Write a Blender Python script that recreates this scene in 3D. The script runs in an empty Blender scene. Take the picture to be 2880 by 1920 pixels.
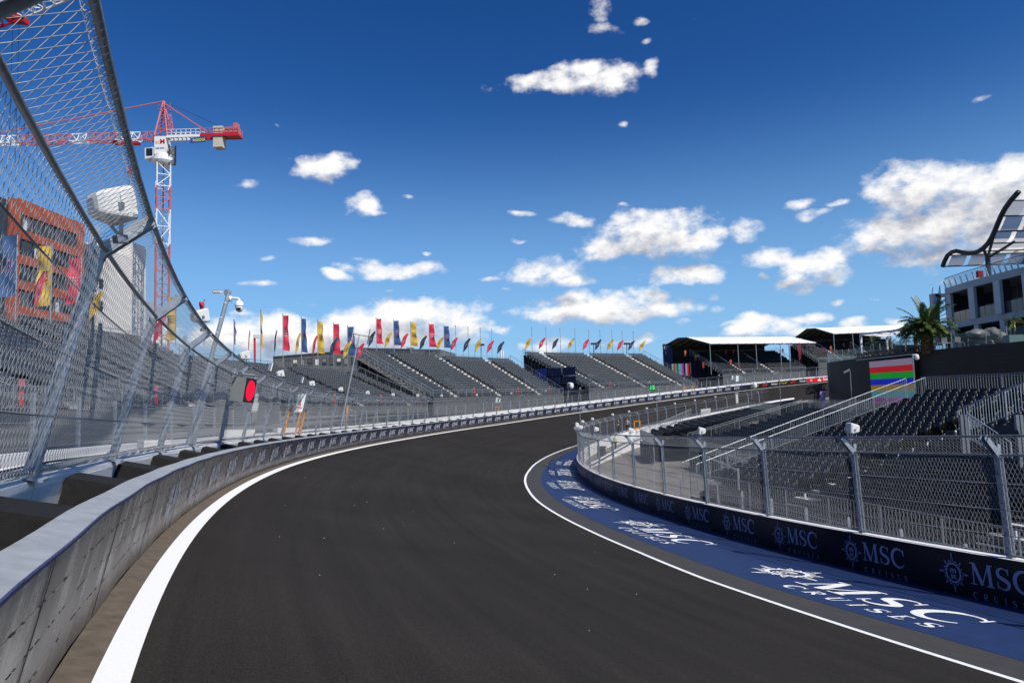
import bpy, math, random
import numpy as np
from mathutils import Vector, Matrix
random.seed(7); np.random.seed(7)
R = math.radians
SC = bpy.context.scene
COL = SC.collection
ZC = 7.0                                   # eye height of the camera above the datum

# ------------------------------------------------------------------ camera
FPX = 1920.0
PITCH, ROLL = 0.080, 0.031
F_ = np.array([0, math.cos(PITCH), math.sin(PITCH)]); U0 = np.array([0, -math.sin(PITCH), math.cos(PITCH)]); R0 = np.array([1., 0, 0])
RV = math.cos(ROLL) * R0 - math.sin(ROLL) * U0
UV = math.sin(ROLL) * R0 + math.cos(ROLL) * U0
cd = bpy.data.cameras.new("camera"); cam = bpy.data.objects.new("camera", cd); COL.objects.link(cam)
cd.sensor_width = 36; cd.lens = 36 * FPX / 2880; cd.clip_start = 0.05; cd.clip_end = 20000
m = Matrix.Identity(4)
for i in range(3):
    m[i][0] = RV[i]; m[i][1] = UV[i]; m[i][2] = -F_[i]
m[2][3] = ZC
cam.matrix_world = m
SC.camera = cam

def at(x, y, d):
    """point seen at photo pixel (x, y) of the 2880 wide photo, at forward distance d metres"""
    v = F_ + RV * (x - 1440) / FPX - UV * (y - 960) / FPX
    v = v * d / v[1]
    return np.array([v[0], v[1], v[2] + ZC])

# ------------------------------------------------------------------ light
SUN_AZ, SUN_EL = R(134), R(47)
sd = np.array([math.sin(SUN_AZ) * math.cos(SUN_EL), math.cos(SUN_AZ) * math.cos(SUN_EL), math.sin(SUN_EL)])
ld = bpy.data.lights.new("sun", 'SUN'); ld.energy = 4.9; ld.angle = R(0.42); ld.color = (1, .955, .89)
sun = bpy.data.objects.new("sun", ld); COL.objects.link(sun)
sun.rotation_euler = Vector(-sd).to_track_quat('-Z', 'Y').to_euler(); sun.location = (60, -80, 90)
SC.view_settings.view_transform = 'Standard'; SC.view_settings.look = 'None'
SC.view_settings.exposure = 0.08; SC.view_settings.gamma = 1.0
SC.cycles.use_denoising = True
SC.cycles.max_bounces = 4; SC.cycles.transparent_max_bounces = 12
SC.cycles.caustics_reflective = False; SC.cycles.caustics_refractive = False

W = bpy.data.worlds.new("World"); SC.world = W; W.use_nodes = True
nt = W.node_tree; nt.nodes.clear()
def N(t, **k):
    n = nt.nodes.new(t)
    for a, b in k.items(): setattr(n, a, b)
    return n
def L(a, b): nt.links.new(a, b)
def M_(op, a, b=None, c=None, clamp=False):
    n = N('ShaderNodeMath', operation=op, use_clamp=clamp)
    for i, v in enumerate((a, b, c)):
        if v is None: continue
        if isinstance(v, (int, float)): n.inputs[i].default_value = v
        else: L(v, n.inputs[i])
    return n.outputs[0]
# clouds as (x, y, half width, half height, weight) measured on the photo at 2352 px wide, kept as azimuth / elevation
CL = [(1290,190,130,26,1),(1400,180,80,34,1),(1330,160,60,22,1),(1500,155,26,26,.7),(1385,20,26,30,.7),(1385,62,50,16,.6),(1475,45,18,14,.5),(1487,100,14,7,.4),
 (735,392,58,32,1),(775,372,36,24,1),(838,470,44,24,.9),(870,492,25,8,.6),(712,554,46,12,.9),(572,430,30,11,.3),(905,615,100,18,1),(860,605,50,16,.9),(770,632,32,11,1),(620,592,20,7,.5),
 (580,648,44,8,.5),(700,692,32,11,.3),(1500,540,140,44,1.1),(1420,560,85,30,1),(1600,545,70,38,1),(1480,505,70,28,1),(1712,532,34,26,.8),(1310,502,55,18,.8),(1195,493,34,9,.7),(1440,470,18,8,.4),
 (1255,625,80,26,1),(1300,640,60,18,.9),(1265,598,30,14,.9),(1118,636,28,10,.5),(1575,632,85,24,1),(1600,645,70,18,1),(1760,595,80,20,.9),(1860,610,80,30,1),(1900,625,75,26,.9),(1830,640,50,24,.9),
 (1835,470,45,14,.7),(1870,492,44,12,.6),(1925,472,26,10,.7),(1380,705,150,34,1.1),(1300,715,110,22,1),(1480,715,110,22,1),(1350,680,60,22,1),(1640,688,18,14,.6),(1650,715,22,10,.6),
 (2075,450,92,62,1.1),(2040,540,105,44,1.1),(2180,530,170,62,1.2),(2290,470,130,78,1.2),(2320,400,70,40,1.1),(2110,400,60,30,1),(2210,440,90,50,1.1),(2400,520,130,80,1.1),(2340,370,50,24,1),
 (2250,232,26,8,.5),(1430,285,18,8,.4),(640,298,12,5,.3),(755,775,280,38,1.25),(950,722,125,36,1.2),(620,760,125,36,1.2),(880,745,130,38,1.2),(1060,735,64,32,1),(1140,755,40,12,.6),(500,760,60,24,.9),
 (1250,800,60,20,.7),(1290,780,30,16,.6),(1760,752,70,24,1),(1735,735,40,18,1),(1855,728,48,14,.8),(1955,745,50,16,.8),(1985,738,26,12,.7),(2010,682,32,9,.5),(1925,688,16,8,.5),(2095,600,28,16,.4),
 (1432,620,24,12,.4),(1742,632,20,9,.4),(1650,750,60,9,.4),(985,582,14,5,.5),(1000,800,80,20,.5),(1700,768,60,18,.7),(1820,765,120,14,.8),
 (820,590,18,6,.5),(660,365,14,6,.4),(925,447,20,7,.4),(1190,560,20,6,.4),(1590,50,14,8,.3),(890,665,16,5,.4),(1160,668,20,6,.5),(1500,775,40,14,.7),(1420,790,50,12,.6),(1560,740,26,9,.6),(2060,735,30,9,.5),(2170,640,24,8,.5),(560,720,40,12,.6),(690,735,50,16,.8),(820,770,90,24,.9),(300,760,200,30,.8),(60,740,160,36,.8),(2600,640,160,50,1),(2800,500,120,60,1),(-300,620,200,40,1),(-600,450,160,50,1)]
tc = N('ShaderNodeTexCoord'); sep = N('ShaderNodeSeparateXYZ'); L(tc.outputs['Generated'], sep.inputs[0])
az = M_('ARCTAN2', sep.outputs[0], sep.outputs[1]); el = M_('ARCSINE', sep.outputs[2])
comb = N('ShaderNodeCombineXYZ'); L(az, comb.inputs[0]); L(el, comb.inputs[1])
# cloud density group
g = bpy.data.node_groups.new("cloud_density", 'ShaderNodeTree')
g.interface.new_socket("v", in_out='INPUT', socket_type='NodeSocketVector'); g.interface.new_socket("d", in_out='OUTPUT', socket_type='NodeSocketFloat')
_nt = nt; nt = g
gi = N('NodeGroupInput'); go = N('NodeGroupOutput')
n1 = N('ShaderNodeTexNoise'); n1.inputs['Scale'].default_value = 11; n1.inputs['Detail'].default_value = 2
mp = N('ShaderNodeMapping'); mp.inputs['Scale'].default_value = (1, 1.5, 1); L(gi.outputs[0], mp.inputs[0]); L(mp.outputs[0], n1.inputs['Vector'])
wv = N('ShaderNodeVectorMath', operation='MULTIPLY_ADD'); L(n1.outputs['Color'], wv.inputs[0]); wv.inputs[1].default_value = (.05, .03, 0); L(gi.outputs[0], wv.inputs[2])
wv2 = N('ShaderNodeVectorMath', operation='SUBTRACT'); L(wv.outputs[0], wv2.inputs[0]); wv2.inputs[1].default_value = (.025, .015, 0)
acc = None
for (x, y, hw, hh, wt) in CL:
    def ae(px, py):
        p = at(px * 2880 / 2352, py * 2880 / 2352, 1.0); p = p - np.array([0, 0, ZC]); p /= np.linalg.norm(p)
        return math.atan2(p[0], p[1]), math.asin(p[2])
    a, e = ae(x, y); a2, _ = ae(x + hw, y); _, e2 = ae(x, y - hh)
    ia, ie = 1 / max(abs(a2 - a), .004) / 1.22, 1 / max(abs(e2 - e), .004) / 1.22
    v = N('ShaderNodeVectorMath', operation='MULTIPLY_ADD'); L(wv2.outputs[0], v.inputs[0]); v.inputs[1].default_value = (ia, ie, 0); v.inputs[2].default_value = (-a * ia, -e * ie, 0)
    d = N('ShaderNodeVectorMath', operation='DOT_PRODUCT'); L(v.outputs[0], d.inputs[0]); L(v.outputs[0], d.inputs[1])
    dv = M_('MULTIPLY_ADD', d.outputs['Value'], -1.0, wt if wt < 1 else wt)
    acc = dv if acc is None else M_('SMOOTH_MAX', acc, dv, .25)
n2 = N('ShaderNodeTexNoise'); n2.inputs['Scale'].default_value = 26; n2.inputs['Detail'].default_value = 8; n2.inputs['Roughness'].default_value = .58
mp2 = N('ShaderNodeMapping'); mp2.inputs['Scale'].default_value = (1, 1.45, 1); L(gi.outputs[0], mp2.inputs[0]); L(mp2.outputs[0], n2.inputs['Vector'])
ns = M_('MULTIPLY_ADD', n2.outputs['Fac'], 3.4, -1.78)
L(M_('ADD', M_('MAXIMUM', acc, -1.6), ns), go.inputs[0])
nt = _nt
def dens(off):
    v = comb.outputs[0]
    if off:
        a = N('ShaderNodeVectorMath', operation='ADD'); L(v, a.inputs[0]); a.inputs[1].default_value = off; v = a.outputs[0]
    q = N('ShaderNodeGroup'); q.node_tree = g; L(v, q.inputs[0]); return q.outputs[0]
d0 = dens(None); d1 = dens((.010, .030, 0)); d2 = d1
mr = N('ShaderNodeMapRange', interpolation_type='SMOOTHSTEP'); L(d0, mr.inputs[0]); mr.inputs[1].default_value = -.22; mr.inputs[2].default_value = 1.1
mask = mr.outputs[0]
# light that reaches a point of the cloud: less cloud between it and the sun means brighter
lit = M_('MULTIPLY_ADD', M_('SUBTRACT', d0, d1), .30, .80, clamp=False)
thick = M_('MULTIPLY', M_('MAXIMUM', d2, 0.0), -.40)
lit = M_('ADD', lit, thick)
lit = M_('MINIMUM', M_('MAXIMUM', lit, .0), 1.0)
cc = N('ShaderNodeMix', data_type='RGBA'); L(lit, cc.inputs['Factor']); cc.inputs['A'].default_value = (.33, .35, .43, 1); cc.inputs['B'].default_value = (.98, .965, .955, 1)
sky = N('ShaderNodeTexSky', sky_type='NISHITA'); sky.sun_disc = False; sky.sun_elevation = SUN_EL; sky.sun_rotation = SUN_AZ
sky.altitude = 700; sky.air_density = 1.0; sky.dust_density = .25; sky.ozone_density = 2.2
hs = N('ShaderNodeHueSaturation'); hs.inputs['Saturation'].default_value = 1.34; hs.inputs['Value'].default_value = .112; hs.inputs['Hue'].default_value = .507; L(sky.outputs[0], hs.inputs['Color'])
gm = N('ShaderNodeGamma'); gm.inputs[1].default_value = 1.22; L(hs.outputs[0], gm.inputs[0])
hz = N('ShaderNodeMapRange', interpolation_type='SMOOTHERSTEP'); L(el, hz.inputs[0]); hz.inputs[1].default_value = -.02; hz.inputs[2].default_value = .46; hz.inputs[3].default_value = .82; hz.inputs[4].default_value = 0
hm = N('ShaderNodeMix', data_type='RGBA'); L(hz.outputs[0], hm.inputs['Factor']); L(gm.outputs[0], hm.inputs['A']); hm.inputs['B'].default_value = (.24, .50, .84, 1)
mx = N('ShaderNodeMix', data_type='RGBA'); L(mask, mx.inputs['Factor']); L(hm.outputs['Result'], mx.inputs['A']); L(cc.outputs['Result'], mx.inputs['B'])
bg = N('ShaderNodeBackground'); L(mx.outputs['Result'], bg.inputs[0]); bg.inputs[1].default_value = 1.0
wo = N('ShaderNodeOutputWorld'); L(bg.outputs[0], wo.inputs[0])
W.cycles.sampling_method = 'MANUAL'; W.cycles.sample_map_resolution = 512

# ------------------------------------------------------------------ materials
MATS = {}
def mat(name, c, rough=.6, metal=0., var=.12, scale=8., spec=.5, bump=0., emit=None, coat=0., alpha=None, aniso=(1, 1, 1), trans=0):
    if name in MATS: return MATS[name]
    mt = bpy.data.materials.new(name); mt.use_nodes = True; t = mt.node_tree; b = t.nodes['Principled BSDF']
    b.inputs['Base Color'].default_value = (*c, 1); b.inputs['Roughness'].default_value = rough; b.inputs['Metallic'].default_value = metal
    b.inputs['Specular IOR Level'].default_value = spec; b.inputs['Coat Weight'].default_value = coat
    if trans: b.inputs['Transmission Weight'].default_value = trans
    if var > 0:
        co = t.nodes.new('ShaderNodeTexCoord'); mp = t.nodes.new('ShaderNodeMapping'); mp.inputs['Scale'].default_value = aniso
        no = t.nodes.new('ShaderNodeTexNoise'); no.inputs['Scale'].default_value = scale; no.inputs['Detail'].default_value = 6; no.inputs['Roughness'].default_value = .65
        mr = t.nodes.new('ShaderNodeMapRange'); mr.inputs[1].default_value = .3; mr.inputs[2].default_value = .7; mr.inputs[3].default_value = 1 - var; mr.inputs[4].default_value = 1 + var
        hv = t.nodes.new('ShaderNodeHueSaturation'); hv.inputs['Color'].default_value = (*c, 1)
        t.links.new(co.outputs['Object'], mp.inputs[0]); t.links.new(mp.outputs[0], no.inputs['Vector']); t.links.new(no.outputs['Fac'], mr.inputs[0])
        t.links.new(mr.outputs[0], hv.inputs['Value']); t.links.new(hv.outputs[0], b.inputs['Base Color'])
        if bump:
            bp = t.nodes.new('ShaderNodeBump'); bp.inputs['Strength'].default_value = bump; bp.inputs['Distance'].default_value = .01
            t.links.new(no.outputs['Fac'], bp.inputs['Height']); t.links.new(bp.outputs[0], b.inputs['Normal'])
    if emit:
        b.inputs['Emission Color'].default_value = (*emit[:3], 1); b.inputs['Emission Strength'].default_value = emit[3]
    if alpha is not None: b.inputs['Alpha'].default_value = alpha
    MATS[name] = mt; return mt
zinc = mat('galvanised_steel', (.42, .46, .50), .42, .55, .22, 9, bump=.05)
zincd = mat('weathered_galvanised_rail', (.22, .24, .26), .45, .45, .2, 12)
wirem = mat('zinc_wire', (.42, .44, .46), .45, .3, .1, 30)
meshdark = mat('grey_mesh_wire', (.30, .31, .31), .5, .4, .1, 10)
conc = mat('pale_concrete', (.62, .61, .59), .85, 0, .09, 5, bump=.2)
concw = mat('white_concrete', (.74, .73, .71), .8, 0, .08, 4)
foam = mat('black_foam', (.011, .0105, .010), .75, 0, .35, 14, bump=.4, spec=.3)
seatgrey = mat('slate_plastic', (.034, .041, .047), .42, 0, .1, 3, spec=.45)
seatblk = mat('black_plastic', (.006, .006, .0065), .4, 0, .1, 3, spec=.5)
plate = mat('white_plate', (.55, .55, .55), .5, 0, 0)
deck = mat('aluminium_deck', (.15, .15, .15), .55, .3, .2, 6)
decklite = mat('bare_step', (.62, .58, .53), .6, .1, .15, 6)
scaf = mat('scaffold_tube', (.40, .42, .43), .4, .6, .15, 6)
scafd = mat('dark_scaffold', (.05, .053, .06), .5, .5, .1, 6)
skirt = mat('dark_skirt_fabric', (.075, .078, .08), .85, 0, .25, 1.5)
blackfab = mat('black_fabric', (.012, .012, .013), .8, 0, .3, 2)
navyfab = mat('navy_fabric', (.020, .030, .085), .7, 0, .25, 1)
white = mat('white_paint', (.78, .78, .77), .45, 0, .04, 4)
wplastic = mat('white_plastic', (.66, .66, .63), .4, 0, .05, 4)
greyp = mat('grey_paint', (.20, .21, .20), .45, 0, .08, 5)
lineW = mat('line_paint', (.80, .80, .78), .6, 0, .06, 40, bump=.15)
redp = mat('red_paint', (.50, .012, .018), .45, 0, .08, 6)
redl = mat('faded_red_paint', (.52, .14, .15), .5, 0, .1, 3)
orangep = mat('orange_paint', (.82, .30, .02), .5, 0, .25, 7)
dk = mat('dark_metal', (.03, .033, .037), .45, .3, .1, 5)
glassd = mat('dark_window_glass', (.012, .016, .022), .08, 0, 0, spec=.6)
glassg = mat('green_tinted_glass', (.10, .20, .19), .05, 0, 0, alpha=.38, spec=.5)
glassb = mat('blue_tinted_glass', (.18, .30, .38), .05, 0, 0, alpha=.4, spec=.5)
redlamp = mat('lit_red_lamp', (.5, .0, .02), .5, 0, 0, emit=(1, .0, .03, 1.0))
greenled = mat('lit_green_digits', (0, .3, .05), .5, 0, 0, emit=(.02, 1, .15, 1.0))
navy = mat('navy_vinyl', (.0035, .005, .014), .38, 0, .12, 2, spec=.25)
blackv = mat('black_vinyl', (.008, .008, .009), .35, 0, .1, 2)
redv = mat('red_vinyl', (.62, .010, .012), .45, 0, .06, 2)
logoc = mat('pale_print', (.62, .63, .68), .45, 0, .04, 5)
logoi = mat('lilac_print', (.34, .37, .58), .5, 0, .04, 5)
yell = mat('yellow_print', (.75, .70, .03), .5, 0, .05, 5)

# ------------------------------------------------------------------ mesh helpers
class MB:
    def __init__(s): s.v = []; s.f = []; s.mi = []; s.n = 0; s.ms = []; s.cur = 0
    def add(s, v, f, mt=None):
        v = np.asarray(v, float).reshape(-1, 3)
        if mt is not None: s.use(mt)
        s.v.append(v); s.f += [tuple(i + s.n for i in q) for q in f]; s.mi += [s.cur] * len(f); s.n += len(v)
    def use(s, mt):
        if mt not in s.ms: s.ms.append(mt)
        s.cur = s.ms.index(mt)
    def obox(s, c, ax, ay, az, mt=None):
        c, ax, ay, az = (np.asarray(q, float) for q in (c, ax, ay, az))
        v = [c + i * ax + j * ay + k * az for k in (-1, 1) for j in (-1, 1) for i in (-1, 1)]
        s.add(v, [(0, 2, 3, 1), (4, 5, 7, 6), (0, 1, 5, 4), (2, 6, 7, 3), (0, 4, 6, 2), (1, 3, 7, 5)], mt)
    def box(s, x0, x1, y0, y1, z0, z1, mt=None):
        s.obox(((x0 + x1) / 2, (y0 + y1) / 2, (z0 + z1) / 2), ((x1 - x0) / 2, 0, 0), (0, (y1 - y0) / 2, 0), (0, 0, (z1 - z0) / 2), mt)
    def bar(s, a, b, w, h=None, up=(0, 0, 1), mt=None):
        a, b = np.asarray(a, float), np.asarray(b, float); d = b - a; l = np.linalg.norm(d)
        if l < 1e-6: return
        d /= l; up = np.asarray(up, float)
        x = np.cross(d, up)
        if np.linalg.norm(x) < .05: x = np.cross(d, (1, 0, 0.3))
        x /= np.linalg.norm(x); y = np.cross(x, d); h = w if h is None else h
        s.obox((a + b) / 2, x * w / 2, y * h / 2, d * l / 2, mt)
    def tube(s, P, r, n=6, mt=None, cap=True):
        P = np.asarray(P, float); k = len(P); rr = np.broadcast_to(r, (k,)) if np.ndim(r) <= 1 else r
        T = np.gradient(P, axis=0); T /= np.linalg.norm(T, axis=1)[:, None] + 1e-12
        ref = np.array([0, 0, 1.]) if abs(T[0][2]) < .9 else np.array([1., 0, 0])
        vs = []; X = np.cross(T[0], ref); X /= np.linalg.norm(X)
        for i in range(k):
            X = X - T[i] * (X @ T[i]); X /= np.linalg.norm(X); Y = np.cross(T[i], X)
            for j in range(n):
                a = 2 * math.pi * j / n; vs.append(P[i] + rr[i] * (math.cos(a) * X + math.sin(a) * Y))
        f = [(i * n + j, i * n + (j + 1) % n, (i + 1) * n + (j + 1) % n, (i + 1) * n + j) for i in range(k - 1) for j in range(n)]
        if cap: f += [tuple(range(n - 1, -1, -1)), tuple(range((k - 1) * n, k * n))]
        s.add(vs, f, mt)
    def grid(s, G, mt=None, flip=False):
        G = np.asarray(G, float); a, b = G.shape[:2]
        f = [(i * b + j, i * b + j + 1, (i + 1) * b + j + 1, (i + 1) * b + j) for i in range(a - 1) for j in range(b - 1)]
        if flip: f = [q[::-1] for q in f]
        s.add(G.reshape(-1, 3), f, mt)
    def prism(s, poly, vec, mt=None):
        P = np.asarray(poly, float); n = len(P); v = np.vstack([P, P + np.asarray(vec, float)])
        s.add(v, [tuple(range(n - 1, -1, -1)), tuple(range(n, 2 * n))] + [(i, (i + 1) % n, n + (i + 1) % n, n + i) for i in range(n)], mt)
    def build(s, name, mt=None, parent=None, smooth=False, loc=None):
        V = np.vstack(s.v) if s.v else np.zeros((0, 3))
        me = bpy.data.meshes.new(name); me.from_pydata(V.tolist(), [], s.f)
        for q in (s.ms if s.ms else [mt]): me.materials.append(q)
        if len(s.ms) > 1: me.polygons.foreach_set('material_index', s.mi)
        if smooth: me.polygons.foreach_set('use_smooth', [True] * len(me.polygons))
        me.update(); o = bpy.data.objects.new(name, me); COL.objects.link(o)
        if parent is not None: put(o, parent)
        return o
def put(o, parent):
    """parent without moving the piece"""
    o.parent = parent; o.matrix_parent_inverse = parent.matrix_basis.inverted()
def tag(o, label=None, cat=None, group=None, kind=None):
    if label: o['label'] = label
    if cat: o['category'] = cat
    if group: o['group'] = group
    if kind: o['kind'] = kind
    return o
def thing(name, label, cat, loc=(0, 0, 0), rz=0, group=None):
    o = bpy.data.objects.new(name, None); COL.objects.link(o); o.location = tuple(float(q) for q in loc); o.rotation_euler = (0, 0, rz); o.empty_display_size = .3
    return tag(o, label, cat, group)
def lk(name, me, parent=None, mw=None):
    o = bpy.data.objects.new(name, me); COL.objects.link(o)
    if mw is not None: o.matrix_basis = mw
    if parent is not None: put(o, parent)
    return o
def frame(c, x, y, z):
    m = Matrix.Identity(4)
    for i in range(3): m[i][0] = x[i]; m[i][1] = y[i]; m[i][2] = z[i]; m[i][3] = c[i]
    return m
def big(name, V, Fq, mts, mi=None, parent=None):
    """a large mesh straight from arrays (faces all of one size)"""
    me = bpy.data.meshes.new(name); nv, nf, k = len(V), len(Fq), Fq.shape[1]
    me.vertices.add(nv); me.vertices.foreach_set('co', np.ascontiguousarray(V, dtype=np.float32).ravel())
    me.loops.add(nf * k); me.loops.foreach_set('vertex_index', np.ascontiguousarray(Fq, dtype=np.int32).ravel())
    me.polygons.add(nf); me.polygons.foreach_set('loop_start', np.arange(0, nf * k, k, dtype=np.int32))
    for q in mts: me.materials.append(q)
    if mi is not None: me.polygons.foreach_set('material_index', np.ascontiguousarray(mi, dtype=np.int32))
    me.update(calc_edges=True); me.validate()
    o = bpy.data.objects.new(name, me); COL.objects.link(o)
    if parent is not None: put(o, parent)
    return o
def wires(P, nr, r, sides=3):
    """P [n,k,3] polylines with normals nr (same shape) -> vertices, quads"""
    P = np.asarray(P, float); n, k = P.shape[:2]
    T = np.gradient(P, axis=1); T /= np.linalg.norm(T, axis=2)[..., None] + 1e-12
    e1 = nr - T * (nr * T).sum(-1)[..., None]; e1 /= np.linalg.norm(e1, axis=2)[..., None] + 1e-12; e2 = np.cross(T, e1)
    a = np.arange(sides) * 2 * math.pi / sides
    V = P[:, :, None, :] + r * (np.cos(a)[None, None, :, None] * e1[:, :, None, :] + np.sin(a)[None, None, :, None] * e2[:, :, None, :])
    idx = np.arange(n * k * sides).reshape(n, k, sides); nx = np.roll(idx, -1, axis=2)
    Q = np.stack([idx[:, :-1], nx[:, :-1], nx[:, 1:], idx[:, 1:]], -1).reshape(-1, 4)
    return V.reshape(-1, 3), Q
def cat_(parts):
    V, Q, o = [], [], 0
    for v, q in parts: V.append(v); Q.append(q + o); o += len(v)
    return np.vstack(V), np.vstack(Q)
def zrail(P, r, mb, n=6, mt=None): mb.tube(P, r, n, mt)

# ------------------------------------------------------------------ the line of the bend
qo = [-4.262981824, 6.059359225, -0.39750891, [0.529667765, -2.247124348, 3.222297107, -1.857248759, 1.163407884], [-0.922574990, 3.429186768, -0.724083631, -3.444509480, -0.545255390], [-0.016894014, -0.034587816, 0.242565049]]
_s = np.arange(0, 206.01, .5); _k = np.polyval(qo[3], _s / 100) / 100
_s = np.arange(-60, 300.01, .5); _k = np.polyval(qo[3], np.clip(_s, 0, 196) / 100) / 100; _k[_s > 196] = .0075
_th = np.concatenate([[0], np.cumsum((_k[1:] + _k[:-1]) / 2 * .5)]); _th += qo[2] - np.interp(0, _s, _th)
_tm = (_th[1:] + _th[:-1]) / 2
_x = np.concatenate([[0], np.cumsum(np.sin(_tm) * .5)]); _y = np.concatenate([[0], np.cumsum(np.cos(_tm) * .5)])
_x += qo[0] - np.interp(0, _s, _x); _y += qo[1] - np.interp(0, _s, _y)
_z = np.polyval(qo[4], np.clip(_s, -20, 205) / 100) + np.maximum(_s - 205, 0) * .05 + ZC
_b = np.polyval(qo[5], np.clip(_s, -20, 190) / 100)
def OF(s):
    s = np.asarray(s, float)
    x, y, z, th, b = (np.interp(s, _s, q) for q in (_x, _y, _z, _th, _b))
    B = np.stack([x, y, z], -1)
    n = np.stack([np.cos(th) * np.cos(b), -np.sin(th) * np.cos(b), -np.sin(b)], -1)
    u = np.stack([np.cos(th) * np.sin(b), -np.sin(th) * np.sin(b), np.cos(b)], -1)
    t = np.stack([np.sin(th), np.cos(th), 0 * th], -1)
    return B, n, u, t
def FP(s, a, b):
    B, n, u, t = OF(s); return B + np.asarray(a, float)[..., None] * n + np.asarray(b, float)[..., None] * u
def PT(s, t, dz=0.):
    """point t metres to the track side of the outer post line (level), dz above that line's height"""
    s = np.asarray(s, float); th = np.interp(s, _s, _th)
    return np.stack([np.interp(s, _s, _x) + np.cos(th) * t, np.interp(s, _s, _y) - np.sin(th) * t, np.interp(s, _s, _z) + dz], -1)
def PW(s, t, z):
    p = PT(s, t); p[..., 2] = z; return p
HI = .95
wS = [-60, -8, 0, 8, 16, 24, 32, 40, 112, 136, 152, 168, 300]; wV = [12, 15.22, 16.02, 16.51, 16.78, 16.91, 16.96, 16.96, 16.68, 16.23, 15.74, 15.06, 13.5]; wD = [2.4, 2.81, 2.94, 3.03, 3.09, 3.12, 3.15, 3.15, 3.22, 3.28, 3.26, 3.11, 3.1]
def WID(s): return np.interp(s, wS, wV)
def DRP(s): return np.interp(s, wS, wD)
def SURF(s, t, lift=0.):
    s = np.asarray(s, float); t = np.asarray(t, float); Wd = WID(s); zi = -DRP(s) - HI; b = np.interp(s, _s, _b)
    T = (t - .52) / (Wd - .52); sl = np.tan(b) * (Wd - .52); c = zi + 1.28 + sl
    Tc = np.clip(T, -.2, 1.15)
    return PT(s, t, -1.28 - sl * Tc + c * Tc * Tc + lift)
def INN(s, off=0., dz=0.):
    """point on the inner wall's top line, off metres to the track side"""
    return PT(s, WID(s) - off, -DRP(s) + dz)
def strip(name, s0, s1, ta, tb, lift, mt, ds=1., nt_=8, kind=None):
    S = np.arange(s0, s1 + ds / 2, ds); G = []
    for k in range(nt_ + 1):
        a = ta(S) if callable(ta) else ta; b = tb(S) if callable(tb) else tb
        G.append(SURF(S, a + (b - a) * k / nt_, lift))
    mb = MB(); mb.grid(np.array(G), mt); o = mb.build(name, mt, smooth=True)
    uv = o.data.uv_layers.new(name='along'); vi = np.empty(len(o.data.loops), dtype=np.int32); o.data.loops.foreach_get('vertex_index', vi)
    tt = np.array([(ta(S) if callable(ta) else ta + 0 * S) * (1 - k / nt_) + (tb(S) if callable(tb) else tb + 0 * S) * k / nt_ for k in range(nt_ + 1)]).ravel(); ss = np.tile(S, nt_ + 1); uv.data.foreach_set('uv', np.stack([ss[vi], tt[vi]], 1).astype(np.float32).ravel())
    if kind: tag(o, kind=kind)
    return o
# ------------------------------------------------------------------ ground, track
asph = bpy.data.materials.new('asphalt'); asph.use_nodes = True
t_ = asph.node_tree; b_ = t_.nodes['Principled BSDF']; b_.inputs['Roughness'].default_value = .9; b_.inputs['Specular IOR Level'].default_value = .12
co = t_.nodes.new('ShaderNodeTexCoord')
def tn(tp, **k):
    n = t_.nodes.new(tp)
    for a, b in k.items(): setattr(n, a, b)
    return n
nA = tn('ShaderNodeTexNoise'); nA.inputs['Scale'].default_value = 60; nA.inputs['Detail'].default_value = 6; t_.links.new(co.outputs['Object'], nA.inputs['Vector'])
nB = tn('ShaderNodeTexNoise'); nB.inputs['Scale'].default_value = .22; nB.inputs['Detail'].default_value = 5; t_.links.new(co.outputs['Object'], nB.inputs['Vector'])
rA = tn('ShaderNodeMapRange'); rA.inputs[1].default_value = .3; rA.inputs[2].default_value = .7; rA.inputs[3].default_value = .60; rA.inputs[4].default_value = 1.55; t_.links.new(nA.outputs['Fac'], rA.inputs[0])
rB = tn('ShaderNodeMapRange'); rB.inputs[1].default_value = .3; rB.inputs[2].default_value = .7; rB.inputs[3].default_value = .84; rB.inputs[4].default_value = 1.16; t_.links.new(nB.outputs['Fac'], rB.inputs[0])
uvn = tn('ShaderNodeUVMap'); uvn.uv_map = 'along'; um = tn('ShaderNodeMapping'); um.inputs['Scale'].default_value = (.03, 1.1, 1); t_.links.new(uvn.outputs[0], um.inputs[0])
nC = tn('ShaderNodeTexNoise'); nC.inputs['Scale'].default_value = 1.6; nC.inputs['Detail'].default_value = 7; nC.inputs['Roughness'].default_value = .7; t_.links.new(um.outputs[0], nC.inputs['Vector'])
rC = tn('ShaderNodeMapRange'); rC.inputs[1].default_value = .3; rC.inputs[2].default_value = .7; rC.inputs[3].default_value = .80; rC.inputs[4].default_value = 1.24; t_.links.new(nC.outputs['Fac'], rC.inputs[0])
mZ = tn('ShaderNodeMath', operation='MULTIPLY'); t_.links.new(rC.outputs[0], mZ.inputs[0]); t_.links.new(rB.outputs[0], mZ.inputs[1])
mA = tn('ShaderNodeMath', operation='MULTIPLY'); t_.links.new(rA.outputs[0], mA.inputs[0]); t_.links.new(mZ.outputs[0], mA.inputs[1])
hA = tn('ShaderNodeHueSaturation'); hA.inputs['Color'].default_value = (.0215, .0190, .0163, 1); t_.links.new(mA.outputs[0], hA.inputs['Value']); t_.links.new(hA.outputs[0], b_.inputs['Base Color'])
bp = tn('ShaderNodeBump'); bp.inputs['Strength'].default_value = .5; bp.inputs['Distance'].default_value = .004; t_.links.new(nA.outputs['Fac'], bp.inputs['Height']); t_.links.new(bp.outputs[0], b_.inputs['Normal'])
dust = mat('dusty_asphalt', (.105, .082, .058), .8, 0, .3, 6, bump=.3, aniso=(1, 1, 1))
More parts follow.
